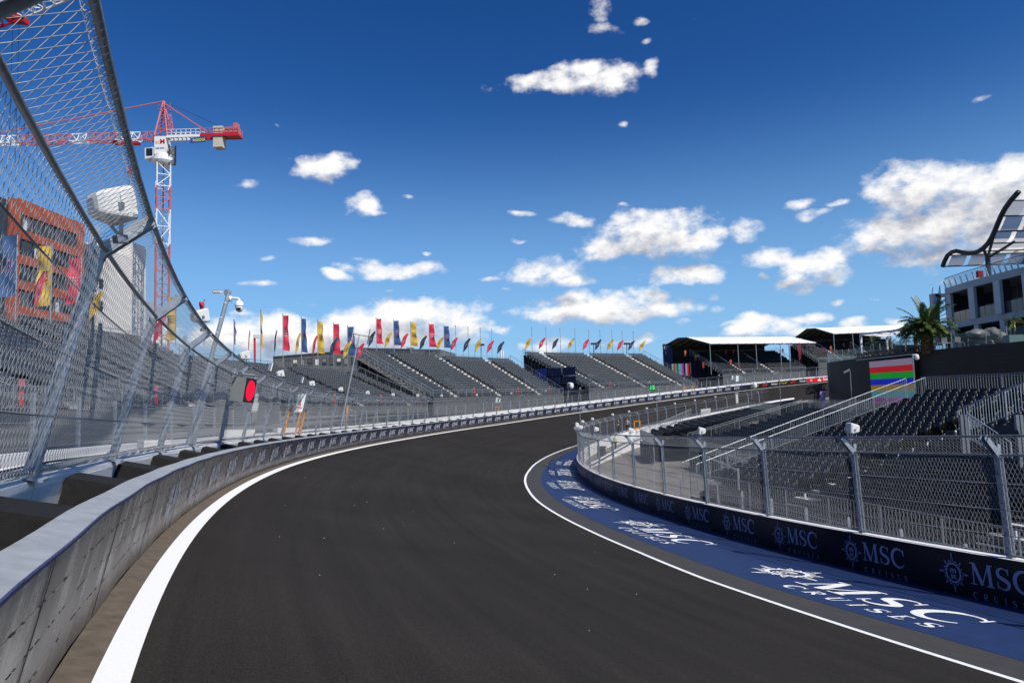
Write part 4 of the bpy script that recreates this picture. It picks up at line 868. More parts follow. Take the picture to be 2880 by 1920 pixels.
# ------------------------------------------------------------------ roofed stands
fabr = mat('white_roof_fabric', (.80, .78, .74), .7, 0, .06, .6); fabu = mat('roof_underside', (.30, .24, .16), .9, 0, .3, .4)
orangev = mat('orange_workwear', (.85, .10, .02), .7, 0, .1, 4); limev = mat('hi_vis_yellow', (.50, .80, .03), .7, 0, .1, 4)
def roofed(label, s0, s1, t0, zf, nrow, ztop, eL, pk, eR, length, nb, pl, side=navyfab):
    st, Q = grandstand('roofed_grandstand', label, s0, s1, t0, zf, nrow, .42, .8, [s0 + (s1 - s0) * f for f in (.28, .62)] , proto=SB, skirtz=4.5)
    # gable profile points: eL back eave, pk two ridge points, eR front eave; swept along the front direction
    e = [at(*eL), at(*pk[0]), at(*pk[1]), at(*eR)]; dv = length; G = []
    for p in e: G.append([p + dv * f + np.array([0, 0, -.25 * math.sin(math.pi * 2 * nb * f) ** 2]) * 0 for f in np.linspace(0, 1, nb * 4 + 1)])
    G = np.array(G)
    for q in range(nb * 4 + 1): G[3][q][2] -= .28 * abs(math.sin(math.pi * q / 4)) - .14; 
    mb = MB(); mb.grid(G[1:], fabr); mb.grid(G[:2], fabr); mb.build('roof_fabric', fabr, st)
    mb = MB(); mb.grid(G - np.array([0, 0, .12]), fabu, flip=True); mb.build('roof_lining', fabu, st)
    mb = MB(); 
    for q in range(0, nb * 4 + 1, 4):
        for a, b in ((0, 1), (1, 2), (2, 3)): mb.bar(G[a][q] - [0, 0, .3], G[b][q] - [0, 0, .3], .22, mt=scafd)
    for a in range(4): mb.bar(G[a][0] - [0, 0, .2], G[a][-1] - [0, 0, .2], .2, mt=scafd)
    for q in range(0, nb * 4 - 3, 4): mb.bar(G[1][q] - [0, 0, .3], G[3][q + 4] - [0, 0, .3], .08); mb.bar(G[3][q] - [0, 0, .3], G[1][q + 4] - [0, 0, .3], .08)
    mb.build('roof_frame', scafd, st)
    zb = zf(s0) + ZC
    for q in pl:
        p = G[3][q].copy(); b = p.copy(); b[2] = zb; mb = MB(); mb.bar(b, p, .17, mt=zincd); mb.build('column', scaf, st)
    mb = MB(); b0, b1 = G[0][0].copy(), G[0][-1].copy(); mb.add([b0 - [0, 0, .3], b1 - [0, 0, .3], b1 * [1, 1, 0] + [0, 0, zb - 2], b0 * [1, 1, 0] + [0, 0, zb - 2]], [(0, 1, 2, 3)]); mb.build('back_wall', mat('brown_sheet', (.05, .043, .036), .8, 0, .2, .5), st)
    mb = MB(); mb.prism([b0 + (G[3][0] - b0) * f - [0, 0, .4 + h] for f, h in ((0, 0), (.20, 0), (.20, 9.), (0, 9.))], dv / np.linalg.norm(dv) * .2); mb.build('end_banner', side, st)
    return st, Q, G
e5a, e5b = at(1996, 967, 172), at(2296, 964.5, 183)
G5, Q5, R5 = roofed('white roofed stand with colour bars at its left end, behind the far straight', 182.5, 208, -10.5, lin(182, 3.9, 208, 4.3), 14, 11.6, (1864, 973, 186), ((1906, 949.5, 181), (1932, 948.2, 178)), (1996, 967, 172), e5b - e5a, 12, (0, 12, 20, 31, 35))
e6a, e6b = at(2344, 939, 190), at(2600, 929, 190)
G6, Q6, R6 = roofed('second white roofed stand behind the palm and the dark curved wall', 213, 240, -12, lin(212, 6.5, 240, 7.2), 14, 14, (2237, 947, 203), ((2268, 924, 198), (2294, 922.5, 195)), (2344, 939, 190), e6b - e6a, 12, (0, 10, 20, 30), mat('maroon_banner', (.16, .012, .03), .7, 0, .4, .4))
# bay number on the end banner, colour bars screen, drapes with flame emblem
c = at(1876, 985, 184.5); V, Fc = text_mesh('GE\n12', 1.3, .02); r = thing('bay_sign', 'navy banner numbered GE 12 at the left end of the roofed stand', 'sign', c)
mb = MB(); mb.obox(c - np.array([0, -.3, 3.4]), (1.05, -.2, 0), (0, .03, 0), (0, 0, 5.2), navyfab); mb.build('banner', navyfab, r); lk('text', mk('text', V, Fc, plate), r, frame(c + np.array([0, .0, .0]) + np.array([0, .17, 0]), np.array([1., -.19, 0]) / 1.018, np.array([0, 0, 1.]), np.array([-.19, -1, 0]) / 1.018))
BARS = [(.42, .44, .48), (.55, .02, .03), (.02, .50, .06), (.03, .06, .60), (.42, .40, .02), (.02, .45, .50), (.50, .02, .48), (.01, .01, .012), (.45, .38, .50), (.65, .015, .02)]
r = thing('video_screen', 'video screen with vertical colour bars at the left end of the roofed stand', 'screen', at(1912, 1040, 176))
a, b = at(1889, 1023, 178), at(1937, 1022, 172); dn = at(1889, 1051, 178)[2] - a[2]
for k, cl in enumerate(BARS):
    p, q = a + (b - a) * k / 10, a + (b - a) * (k + 1) / 10; mt_ = mat('screen_bar_%s' % 'abcdefghij'[k], cl, .6, 0, 0, emit=(*cl, .5)); mb = MB(); v = np.array([0, 0, dn * (1 + .022 * k)]); mb.add([p, q, q + v, p + v], [(0, 1, 2, 3)]); mb.build('colour_bar', mt_, r)
mb = MB(); mb.obox((a + b) / 2 + [.40, .2, dn / 2], (b - a) / 2 * 1.02, (.14, .07, 0), (0, 0, dn / 2 * 1.2), scafd); mb.build('housing', scafd, r)
r = thing('banner_wall', 'tall scaffold wall hung with maroon and black drapes, a pale flame emblem at its foot', 'banner wall', at(2280, 1030, 192))
for x0, x1, y0, mt_ in ((2243, 2253, 950, mat('maroon_banner', (.16, .012, .03))), (2253, 2266, 966, blackfab), (2267, 2292, 968, skirt), (2293, 2322, 978, mat('plum_banner', (.05, .02, .045), .7, 0, .2, .4))):
    mb = MB(); p, q = at(x0, y0, 190), at(x1, y0, 190); mb.add([p, q, q - [0, 0, 9], p - [0, 0, 9]], [(0, 3, 2, 1)]); mb.build('drape', mt_, r)
mb = MB()
for y in range(970, 1040, 13): mb.bar(at(2267, y, 189.6), at(2293, y, 189.6), .12)
for x in (2267, 2280, 2293): mb.bar(at(x, 966, 189.6), at(x, 1045, 189.6), .12)
for y in range(970, 1025, 13): mb.bar(at(2267, y, 189.6), at(2293, y + 13, 189.6), .07)
mb.build('scaffold', scafd, r)
c = at(2309, 1022, 189); mb = MB(); stroke(mb, [(0, -.7), (-.42, -.45), (-.3, 0), (0, .5), (.05, 1.0)], [.2, .45, .4, .2, .02], 0); stroke(mb, [(.15, -.7), (.42, -.4), (.22, .05), (.08, .3)], [.2, .35, .2, .03], .01); stroke(mb, [(-.5, -.85), (.5, -.85)], .18, .02); lk('flame_emblem', mk('flame_emblem', np.vstack(mb.v), mb.f, plate), r, frame(c, np.array([1., 0, 0]), np.array([0, 0, 1.]), np.array([0, -1., 0])))

# ------------------------------------------------------------------ people
def skinned(name, pts, edges, mt, parent, sub=1):
    me = bpy.data.meshes.new(name); me.from_pydata([p[:3] for p in pts], edges, []); me.materials.append(mt)
    o = bpy.data.objects.new(name, me); COL.objects.link(o)
    sk = o.modifiers.new('k', 'SKIN'); sk.use_smooth_shade = True
    for i, p in enumerate(pts): me.skin_vertices[0].data[i].radius = (p[3], p[4] if len(p) > 4 else p[3]); me.skin_vertices[0].data[i].use_root = (i == 0)
    s_ = o.modifiers.new('s', 'SUBSURF'); s_.levels = sub; s_.render_levels = sub
    if parent is not None: put(o, parent)
    return o
skin = mat('skin', (.45, .26, .18), .6, 0, .05, 6); hair = mat('dark_hair', (.02, .014, .01), .7, 0, 0); trou = mat('dark_trousers', (.025, .027, .032), .8, 0, .15, 8); greyt = mat('grey_shirt', (.12, .14, .17), .8, 0, .1, 8)
def person(base, face, label, top, legs=trou, H=1.75, bend=0., step=.12, cap=None, arm=.1, grp=None, sit=False):
    base = np.asarray(base, float); f = np.array([math.sin(face), math.cos(face), 0]); rr = np.array([f[1], -f[0], 0]); k = H / 1.75
    r = thing('person', label, 'person', base, 0, grp)
    def q(x, y, z): # x right, y forward, z up; bending at the hips moves the upper body
        if z > .95 and bend: dz = z - .95; y = y + dz * math.sin(bend); z = .95 + dz * math.cos(bend)
        return base + (rr * x + f * y) * k + np.array([0, 0, z * k])
    def P(x, y, z, a, b=None): return (*q(x, y, z), a * k, (b or a) * k)
    body = [P(0, 0, .95, .13, .10), P(0, 0, 1.15, .12, .09), P(0, .0, 1.38, .15, .10), P(0, 0, 1.50, .05), P(0, .02, 1.60, .085, .095), P(0, .015, 1.70, .075, .08),
            P(.19, 0, 1.42, .05), P(.25, .02 + arm, 1.16, .042), P(.23, .14 + arm, .95, .032), P(.23, .18 + arm, .86, .035, .02),
            P(-.19, 0, 1.42, .05), P(-.25, -.04 + arm, 1.16, .042), P(-.24, .08 + arm, .95, .032), P(-.24, .12 + arm, .86, .035, .02),
            P(.10, 0, .86, .085), P(.11, step, .48, .06), P(.11, step * .9 - .03, .09, .042), P(.11, step + .12, .03, .04, .03),
            P(-.10, 0, .86, .085), P(-.11, -step * .2, .48, .06), P(-.11, -step - .04, .09, .042), P(-.11, -step + .12, .03, .04, .03)]
    E_ = [(0, 1), (1, 2), (2, 3), (3, 4), (4, 5), (2, 6), (6, 7), (7, 8), (8, 9), (2, 10), (10, 11), (11, 12), (12, 13), (0, 14), (14, 15), (15, 16), (16, 17), (0, 18), (18, 19), (19, 20), (20, 21)]
    skinned('body', body, E_, skin, r)
    g = lambda i, m_, n_=None: (*body[i][:3], body[i][3] * m_, body[i][4] * (n_ or m_))
    skinned('top', [g(0, 1.1), g(1, 1.15), g(2, 1.12), (*q(0, 0, 1.47), .075 * k, .07 * k), g(6, 1.3), g(7, 1.35), g(10, 1.3), g(11, 1.35)], [(0, 1), (1, 2), (2, 3), (2, 4), (4, 5), (2, 6), (6, 7)], top, r)
    skinned('trousers', [(*q(0, 0, .93), .14 * k, .11 * k), g(14, 1.12), g(15, 1.2), g(16, 1.25), g(18, 1.12), g(19, 1.2), g(20, 1.25)], [(0, 1), (1, 2), (2, 3), (0, 4), (4, 5), (5, 6)], legs, r)
    skinned('helmet' if cap else 'hair', [(*q(0, -.01, 1.66), .09 * k, .10 * k), (*q(0, -.02, 1.735), .075 * k, .08 * k)], [(0, 1)], cap or hair, r)
    return r
person(at(1731, 1266, 78), R(150), 'person in a hi-vis yellow top and dark trousers on the infield behind the inner fence', limev, H=1.72, arm=.0)
person(at(1740, 1217, 86), R(-60), 'person in a dark blue shirt facing the track behind the far inner fence', mat('blue_shirt', (.05, .07, .13), .8, 0, .1, 8), H=1.7)
person(at(1765, 1214, 88), R(40), 'person in a pale shirt behind the far inner fence, right of the one in blue', mat('pale_shirt', (.45, .47, .52), .8, 0, .1, 8), H=1.7)
for i, (x, y, k, lab, mt_) in enumerate(((1933, 995, 12, 'person in orange workwear high at the left end of the roofed stand', orangev), (1961, 1003, 9, 'person in orange workwear beside one in yellow in the roofed stand', orangev), (1969, 1003, 9, 'person in hi-vis yellow in the roofed stand', limev), (1983, 1025, 4, 'person in orange workwear low on the left stairs of the roofed stand', orangev),
   (2047, 989, 12, 'person in orange workwear near the top of the middle of the roofed stand, left one', orangev), (2069, 988, 12, 'person in orange workwear near the top of the middle of the roofed stand, right one', orangev), (2061, 1021, 5, 'person in orange workwear behind the second column of the roofed stand', orangev), (2083, 1038, 1, 'person in bright orange bending over the front row of the roofed stand', orangev), (2209, 984, 12, 'person in orange workwear at the right end of the roofed stand', orangev))):
    s = sfind(x, -10.5 - k * .8, 170, 215); p = Q5(s, -10.5 - k * .8 - .2, k * .42); person(p, R(200), lab, mt_, legs=mt_ if mt_ is orangev else trou, H=1.75, bend=.9 if k == 1 else .5 * (i % 2), grp='workers in the roofed stands')
for i, (x, k) in enumerate(((2284, 10), (2305, 7), (2344, 7), (2348, 3), (2381, 9), (2397, 8))):
    s = sfind(x, -12 - k * .8, 205, 245); p = Q6(s, -12 - k * .8 - .2, k * .42); person(p, R(200), 'person in orange workwear in the second roofed stand, ' + ('first from the left' if i == 0 else ORD[i] + ' from the left'), orangev, legs=orangev, bend=.4 * (i % 2), grp='workers in the roofed stands')
# ------------------------------------------------------------------ flags
yelf = mat('yellow_flag_cloth', (.62, .40, .05), .75, 0, .12, 1.5); redf = mat('red_flag_cloth', (.62, .03, .07), .75, 0, .15, 1.5); blueflag = mat('blue_flag_cloth', (.035, .09, .22), .75, 0, .15, 1.5); dblue = mat('petrol_flag_cloth', (.012, .045, .085), .75, 0, .15, 1.5)
FC = {'y': ('yellow', yelf, dk), 'r': ('red', redf, plate), 'b': ('blue', blueflag, redl), 'd': ('dark blue', dblue, redl)}
cnt = {}
def nth(k):
    cnt[k] = cnt.get(k, 0) + 1; w = ['first', 'second', 'third', 'fourth', 'fifth', 'sixth', 'seventh', 'eighth', 'ninth', 'tenth', 'eleventh', 'twelfth', 'thirteenth'][cnt[k] - 1]; return w
def motif(mb, P):
    """three lines of bent strokes standing for the printed lettering; P(u, v) gives a cloth point"""
    for row in range(3):
        for j in range(4):
            u0, v0 = .2 + j * .16, .42 + row * .07; mb.add([P(u0, v0), P(u0 + .03, v0), P(u0 + .03, v0 + .05), P(u0, v0 + .05)], [(0, 1, 2, 3)]); mb.add([P(u0 + .03, v0), P(u0 + .12, v0), P(u0 + .12, v0 + .015), P(u0 + .03, v0 + .015)], [(0, 1, 2, 3)])
def tall_flag(base, htot, fw, fh, key, where, wind=1., tw=0., d=(1, 0, 0), label=None):
    nm, mt_, pr = FC[key]; d = np.array(d, float); d /= np.linalg.norm(d); nn = np.array([-d[1], d[0], 0])
    r = thing('banner_flag', label or f'tall {nm} banner flag {where}', 'flag', base, 0, 'tall banner flags'); top = base + np.array([0, 0, htot])
    mb = MB(); mb.tube([base, top], .045, 6, scaf); mb.box(top[0] - .06, top[0] + .06, top[1] - .06, top[1] + .06, top[2] - .02, top[2] + .10); mb.build('pole', scaf, r)
    ph = random.uniform(0, 6)
    def C(u, v, o=0.):
        w = fw * u * (1 - .10 * math.sin(v * 3 + ph)); lean = tw * v * v * fw
        return top + np.array([0, 0, -.12 - fh * v - .10 * u * v * fh * .3]) + d * (w * (1 - .25 * wind * v * math.sin(v * 5 + ph) ** 2) + .05 + lean * u) + nn * (.16 * math.sin(v * 8 + u * 4 + ph) * u + .10 * math.sin(v * 17 + ph) * u + o)
    mb = MB(); mb.grid([[C(u, v) for u in np.linspace(0, 1, 6)] for v in np.linspace(0, 1, 22)], mt_); o = mb.build('cloth', mt_, r, smooth=True)
    mb = MB(); motif(mb, lambda u, v: C(u, v, -.03)); motif(mb, lambda u, v: C(u, v, .03)); mb.build('print', pr, r)
    return r
def feather(base, ztop, h, w, key, where, label=None, d=(1, 0, 0)):
    nm, mt_, pr = FC[key]; d = np.array(d, float); d /= np.linalg.norm(d); nn = np.array([-d[1], d[0], 0])
    r = thing('feather_flag', label or f'{nm} feather flag {where}', 'flag', base, 0, 'feather flags'); b = base; H_ = ztop - b[2]; z0 = H_ - h; ph = random.uniform(0, 6)
    def sp(v): return b + np.array([0, 0, z0 + h * v]) + d * (w * .95 * (.45 * v + max(0, v - .45) ** 2 * 4.2))
    mb = MB(); mb.tube([b] + [sp(v) for v in np.linspace(0, .98, 8)], .025, 5, scafd); mb.build('pole', scafd, r)
    def C(u, v, o=0.):
        wd = w * 1.02 * (.95 * min(1, (v + .02) * 2.6) ** .8) * math.sqrt(max(0.001, 1 - (max(0, v - .55) / .45) ** 2))
        return sp(v) + d * wd * u + nn * (.08 * math.sin(v * 9 + u * 3 + ph) * u + o)
    mb = MB(); mb.grid([[C(u, v) for u in np.linspace(0, 1, 5)] for v in np.linspace(0, 1, 18)], mt_); mb.build('cloth', mt_, r, smooth=True)
    mb = MB(); motif(mb, lambda u, v: C(u * .9, v, -.03)); mb.build('print', pr, r)
    return r
def ontop(x, Q, t): s = sfind(x, t); return s, Q(s, t, 0)
tb3, zb3 = -10.5 - 13.6, 16 * .44
for x, yt, yb, k in ((1059, 894, 966, 'r'), (1106, 899.5, 970, 'b'), (1155.5, 904.6, 972, 'y'), (1207.5, 909.5, 975, 'r'), (1249.6, 915, 977, 'b'), (1283.7, 917, 0, 0), (1318.4, 921, 0, 0), (1352.5, 924, 0, 0), (1383, 927, 0, 0)):
    s = sfind(x + 4, tb3); base = Q3(s, tb3, zb3); _, yb0, dd = px(base); H_ = (yb0 - yt) * dd / FPX
    if k: tall_flag(base, H_, 15 * dd / FPX, (yb - yt) * dd / FPX * .97, k, 'on the middle stand, ' + nth('m' + k) + ' such from the left', tw=.3)
    else:
        r = thing('flagpole', 'bare grey flagpole on the middle stand, ' + nth('bp') + ' from the left', 'flagpole', base, 0, 'bare flagpoles'); mb = MB(); mb.tube([base, base + [0, 0, H_]], .06, 6, scaf); mb.box(*(base[0] - .09, base[0] + .09), *(base[1] - .09, base[1] + .09), base[2] + H_, base[2] + H_ + .2); mb.build('pole', scaf, r)
tb4, zb4 = -10.5 - 18.7, 18 * .45
for x, yt in ((1499, 921), (1537.6, 922.5), (1578, 924.5), (1621.4, 927), (1660, 929), (1691.6, 930), (1724, 931), (1754.6, 932.6), (1783.7, 933.7)):
    s = sfind(x + 3, tb4); base = Q4(s, tb4, zb4); _, yb0, dd = px(base); H_ = (yb0 - yt) * dd / FPX
    r = thing('flagpole', 'bare grey flagpole on the right stand, ' + nth('bq') + ' from the left', 'flagpole', base, 0, 'bare flagpoles'); mb = MB(); mb.tube([base, base + [0, 0, H_]], .07, 6, scaf); mb.box(base[0] - .1, base[0] + .1, base[1] - .1, base[1] + .1, base[2] + H_, base[2] + H_ + .2); mb.build('pole', scaf, r)
tb2, zb2 = -9.8 - 11.3, 13 * .345
tb1, zb1 = -10.5 - 13.7, 16 * .38
for (x, yt, yb, k, w, wi) in ((658, 900, 965, 'b', .25, 1), (733, 872, 972, 'y', .25, 1), (798, 883.5, 982, 'r', 1., 1), (849, 892.5, 987, 'b', .8, .4), (896.5, 901, 990, 'y', .9, .4), (939.6, 908, 993, 'r', 1., .5), (979.5, 916, 996, 'b', 1.3, .6)):
    s = sfind(x, tb2); base = Q2(s, tb2, zb2); _, yb0, dd = px(base); H_ = (yb0 - yt) * dd / FPX
    tall_flag(base, H_, w * 14 * dd / FPX, (yb - yt) * dd / FPX, k, 'on the low left stand, ' + nth('l' + k) + ' such from the left', wind=wi, tw=.5)
for (x, yt, yb, k, w) in ((695, 927, 986, 'r', .3), (768, 927, 993, 'd', .5), (829, 935, 996, 'y', .9), (877, 943, 998, 'r', .9), (925, 951, 1004, 'd', 1.4), (965, 959, 1009, 'y', 1.6), (1003, 964, 1009, 'r', 1.5)):
    s = sfind(x, tb2); base = Q2(s, tb2 + .1, zb2); _, yb0, dd = px(base); zt = base[2] + (yb0 - yt) * dd / FPX
    feather(base, zt, (yb - yt) * dd / FPX, w * 9 * dd / FPX, k, 'on the low left stand, ' + nth('fl' + k) + ' such from the left')
for (x, yt, yb, k) in ((1037, 931, 975, 'd'), (1084, 934.5, 977, 'y'), (1129, 937, 980, 'r'), (1183, 943.5, 983, 'd'), (1232, 947, 983, 'y'), (1269, 948, 986.5, 'r'), (1305, 951, 989, 'd'), (1339, 953, 991.6, 'y'), (1371, 957.6, 992, 'r'), (1401, 960, 994, 'd')):
    s = sfind(x, tb3); base = Q3(s, tb3 + .1, zb3); _, yb0, dd = px(base); zt = base[2] + (yb0 - yt) * dd / FPX
    feather(base, zt, (yb - yt) * dd / FPX, 12 * dd / FPX, k, 'on the middle stand, ' + nth('fm' + k) + ' such from the left')
for (x, yt, yb, k) in ((1481, 949, 982.6, 'y'), (1520, 950, 981, 'r'), (1556, 951, 982, 'd'), (1602, 951.5, 982, 'y'), (1644, 953, 984, 'r'), (1678, 954, 984.5, 'd'), (1710, 955, 985.5, 'y'), (1741, 956.5, 985.5, 'r'), (1771, 958, 984.7, 'd'), (1802, 958.6, 987, 'y')):
    s = sfind(x, tb4); base = Q4(s, tb4 + .1, zb4); _, yb0, dd = px(base); zt = base[2] + (yb0 - yt) * dd / FPX
    feather(base, zt, (yb - yt) * dd / FPX, 11 * dd / FPX, k, 'on the right stand, ' + nth('fr' + k) + ' such from the left')
for (x, yt, yb, k, w, lab) in ((42, 650, 826, 'b', -40, 'big blue banner flag at the left edge before the orange building'), (141, 682, 853, 'y', -36, 'big yellow banner flag before the orange building'), (225, 717, 846, 'r', -38, 'big pinkish red banner flag left of the near fence post'), (494, 830, 952, 'y', -22, 'tall yellow banner flag behind the slender crane mast'), (574, 843, 905, 'r', -14, 'red banner flag folded to a triangle left of the camera pole')):
    s = sfind(x, tb1); base = Q1(min(s, 57), tb1, zb1); _, yb0, dd = px(base); base = at(x, yb0, dd); H_ = (yb0 - yt) * dd / FPX
    tall_flag(base, H_, abs(w) * dd / FPX, (yb - yt) * dd / FPX, k, '', tw=.2, d=(-1, 0, 0), label=lab, wind=.3)
for (x, yt, yb, k, w, lab) in ((92, 758, 866, 'r', 20, 'red feather flag low before the orange building, between two banners'), (248, 818, 902, 'y', 22, 'yellow feather flag right of the near fence post'), (430, 885, 966, 'r', 20, 'red feather flag behind the second fence bay')):
    s = sfind(x, tb1); base = Q1(min(s, 57), tb1 + .1, zb1); _, yb0, dd = px(base); base = at(x, yb0, dd); zt = base[2] + (yb0 - yt) * dd / FPX
    feather(base, zt, (yb - yt) * dd / FPX, w * dd / FPX, k, '', label=lab)
# tall thin aerial mast before the low stand, red lamp pole, little floodlights
P, n, u, t = OF(11 * NP); r = thing('aerial_mast', 'thin leaning aerial mast with a crossbar above the left fence', 'mast', P)
a, b = at(958, 1205, 45), at(1010, 945, 49); mb = MB(); mb.tube([a, b], .045, 6, scaf); mb.build('pole', scaf, r)
c0, c1, c2 = at(992, 938, 49), at(1012, 942, 49), at(1040, 947, 49); mb = MB(); mb.tube([c0, c1, c2], .03, 6, dk); mb.tube([at(989, 957, 49), at(997, 916, 49)], .03, 6, wplastic); mb.tube([at(1033, 968, 49), at(1041, 925, 49)], .03, 6, dk); mb.build('crossbar', dk, r)
s = sfind(716, tb2); base = Q2(s, tb2, zb2); _, yb0, dd = px(base); top = at(716, 945, dd); r = thing('lamp_post', 'slim red post with a small white camera between the flags', 'lamp post', base); mb = MB(); mb.tube([base, top], .12, 6, redp); mb.build('post', redp, r); mb = MB(); mb.box(top[0] - .1, top[0] + .55, top[1] - .2, top[1] + .2, top[2] - .25, top[2] + .15); mb.build('camera_head', wplastic, r)
for i, (x, yt, d) in enumerate(((1353, 970, 190), (1670, 967, 200), (1763, 967, 200), (541 + 600 - 430, 950, 120))[:3]):
    a = at(x, 1030, d); b = at(x, yt, d); r = thing('floodlight_pole', 'thin distant floodlight pole behind the stands, ' + ORD[i].replace('nearest to the camera', 'leftmost') + (' from the left' if i else ''), 'floodlight', a, 0, 'distant floodlights'); mb = MB(); mb.tube([a, b], .12, 5, scafd); mb.build('pole', scafd, r); mb = MB(); mb.box(b[0] - .9, b[0] + .9, b[1] - .3, b[1] + .3, b[2] - .2, b[2] + .35); mb.build('lamp_head', scafd, r)
for i, (x, yb, yt, d, k, lab) in enumerate(((1630, 1200, 1148, 55, 'c', 'thin pole with a cross arm standing at the bend of the inner fence'), (1846, 1190, 1120, 96, 'c', 'thin pole with a camera beside the far inner fence'), (2112, 1122, 1076, 92, 'd', 'pole carrying a white dome camera before the black boards'), (2191, 1132, 1049, 70, 'l', 'thin lamp pole before the black advertising boards'), (2391, 1130, 1043, 60, 'l', 'grey street lamp before the dark curved wall'), (2567, 1096, 997, 52, 'd', 'steel pole with a white dome camera beside the large colour bar screen'), (1597, 1150, 1077, 132, 'd', 'leaning pole with a white dome camera below the gap between two stands'))):
    a, b = at(x + (yb - yt) * .06, yb, d), at(x, yt, d); r = thing('service_pole', lab, 'pole', a); rr = .03 * max(1, d / 60); mb = MB(); mb.tube([a, b], rr * (1.8 if x == 2567 else 1), 6, scaf); mb.build('pole', scaf, r); sc_ = d / 60; mb = MB()
    if k == 'l': mb.obox(b - np.array([.32, 0, -.0]) * sc_, (.26 * sc_, 0, .12 * sc_), (0, .12 * sc_, 0), (0, 0, .06 * sc_), greyp); mb.build('lamp_head', greyp, r)
    elif k == 'c': mb.bar(b - np.array([.25, 0, 0]), b + np.array([.35, 0, 0]), .08 * sc_, mt=scaf); mb.box(b[0] + .2, b[0] + .6, b[1] - .1, b[1] + .1, b[2] - .25, b[2] - .05); mb.build('camera_head', scaf, r)
    else:
        c = b + np.array([.30, -.05, .02]) * sc_; mb.bar(b, c, .07 * sc_, mt=white); lathe(mb, c - np.array([0, 0, .55 * sc_]), [(.05 * sc_, 0), (.17 * sc_, .12 * sc_), (.2 * sc_, .3 * sc_), (.15 * sc_, .5 * sc_), (.04 * sc_, .56 * sc_)], 12, white); mb.build('dome_camera', white, r)

# ------------------------------------------------------------------ cranes
def lattice(mb, a, b, w, h, n, mtf, tri=False, r=.06):
    a, b = np.asarray(a, float), np.asarray(b, float); d = (b - a) / n; dn = d / np.linalg.norm(d); x = np.cross(dn, (0, 0, 1)) if abs(dn[2]) < .9 else np.array([math.cos(.55), math.sin(.55), 0]); x /= np.linalg.norm(x); y = np.cross(x, dn)
    cs = [(-w / 2, 0), (w / 2, 0), (0, h)] if tri else [(-w / 2, -h / 2), (w / 2, -h / 2), (w / 2, h / 2), (-w / 2, h / 2)]
    m_ = len(cs)
    for i in range(n):
        mb.use(mtf(i)); p = [a + d * i + x * c[0] + y * c[1] for c in cs]; q = [v + d for v in p]
        for j in range(m_): 
            mb.bar(p[j], q[j], r * 1.7); k = (j + 1) % m_; mb.bar(p[j], p[k], r)
            mb.bar(p[j] if i % 2 else p[k], q[k] if i % 2 else q[j], r)
DC = 112.
cr = thing('tower_crane', 'red and white tower crane rising behind the left stands', 'crane', at(456, 1150, DC) * [1, 1, 0] + [0, 0, ZC - 2])
zt = at(460, 432, DC); zb_ = zt.copy(); zb_[2] = ZC - 3; secs = [(1200, 905, 1), (905, 688, 1), (688, 592, 0), (592, 527, 1), (527, 462, 0)]
for (y1, y0, c) in secs:
    p, q = at(460, y1, DC), at(460, y0, DC); p[0] = q[0] = zt[0]; p[1] = q[1] = zt[1]; nseg = max(2, int((q[2] - p[2]) / 2.0)); mb = MB(); m_ = redl if c else white; lattice(mb, p, q, 2.0, 2.0, nseg, lambda i: m_, r=.10); mb.bar(p, q, .14, mt=dk if c else greyp); mb.build('mast_section', m_, cr)
X0, Y0 = zt[0], zt[1]
def cz(y, x=460): return at(x, y, DC)[2]
def cp(x, y, dy=0.): p = at(x, y, DC); return np.array([p[0], Y0 + dy, p[2]])
mb = MB(); lathe(mb, (X0, Y0, cz(462)), [(1.5, 0), (1.75, .4), (1.75, .9), (1.35, 1.1), (1.35, 1.5), (1.0, 1.6)], 16, white); mb.build('slewing_ring', white, cr)
mb = MB(); mb.box(X0 - 1.0, X0 + .75, Y0 - 1.1, Y0 + 1.1, cz(440), cz(390), white); mb.build('tower_head', white, cr)
mb = MB(); text_to(mb, 'M', .35, .2, 1.1, .04); lk('emblem', mk('emblem', np.vstack(mb.v), mb.f, redp), cr, frame(np.array([X0, Y0 - 1.12, cz(409)]), np.array([1., 0, 0]), np.array([0, 0, 1.]), np.array([0, -1., 0])))
mb = MB(); text_to(mb, 'BC', -.45, .1, .6, .02); lk('emblem', mk('emblem', np.vstack(mb.v), mb.f, yelf), cr, frame(np.array([X0, Y0 - 1.12, cz(409)]), np.array([1., 0, 0]), np.array([0, 0, 1.]), np.array([0, -1., 0])))
mb = MB(); text_to(mb, 'LIEBHERR', 0, 0, .36, .005); lk('maker_name', mk('maker_name', np.vstack(mb.v), mb.f, dk), cr, frame(np.array([X0 - .1, Y0 - 1.12, cz(424)]), np.array([1., 0, 0]), np.array([0, 0, 1.]), np.array([0, -1., 0])))
c = cp(429, 436); mb = MB(); mb.prism([c + [-.75, -1, -1.0], c + [.65, -1, -.75], c + [.75, -1, 1.0], c + [-.8, -1, .85]], (0, 1.8, 0), wplastic); cab = mb.build('cab', wplastic, cr); mb = MB(); mb.obox(c + [0, -1.02, .15], (.52, 0, 0), (0, .03, 0), (0, 0, .62), glassd); mb.obox(c + [-.79, -.1, .1], (.03, 0, 0), (0, .7, 0), (0, 0, .6), glassd); mb.build('window', glassd, cab)
c = cp(484, 437); mb = MB(); lattice(mb, c + [0, 0, -1.5], c + [0, 0, 1.6], 1.0, 1.0, 3, lambda i: dk, r=.08); mb.obox(c + [0, .3, 0], (.4, 0, 0), (0, .3, 0), (0, 0, 1.3), greyp); mb.build('winch_cage', dk, cr)
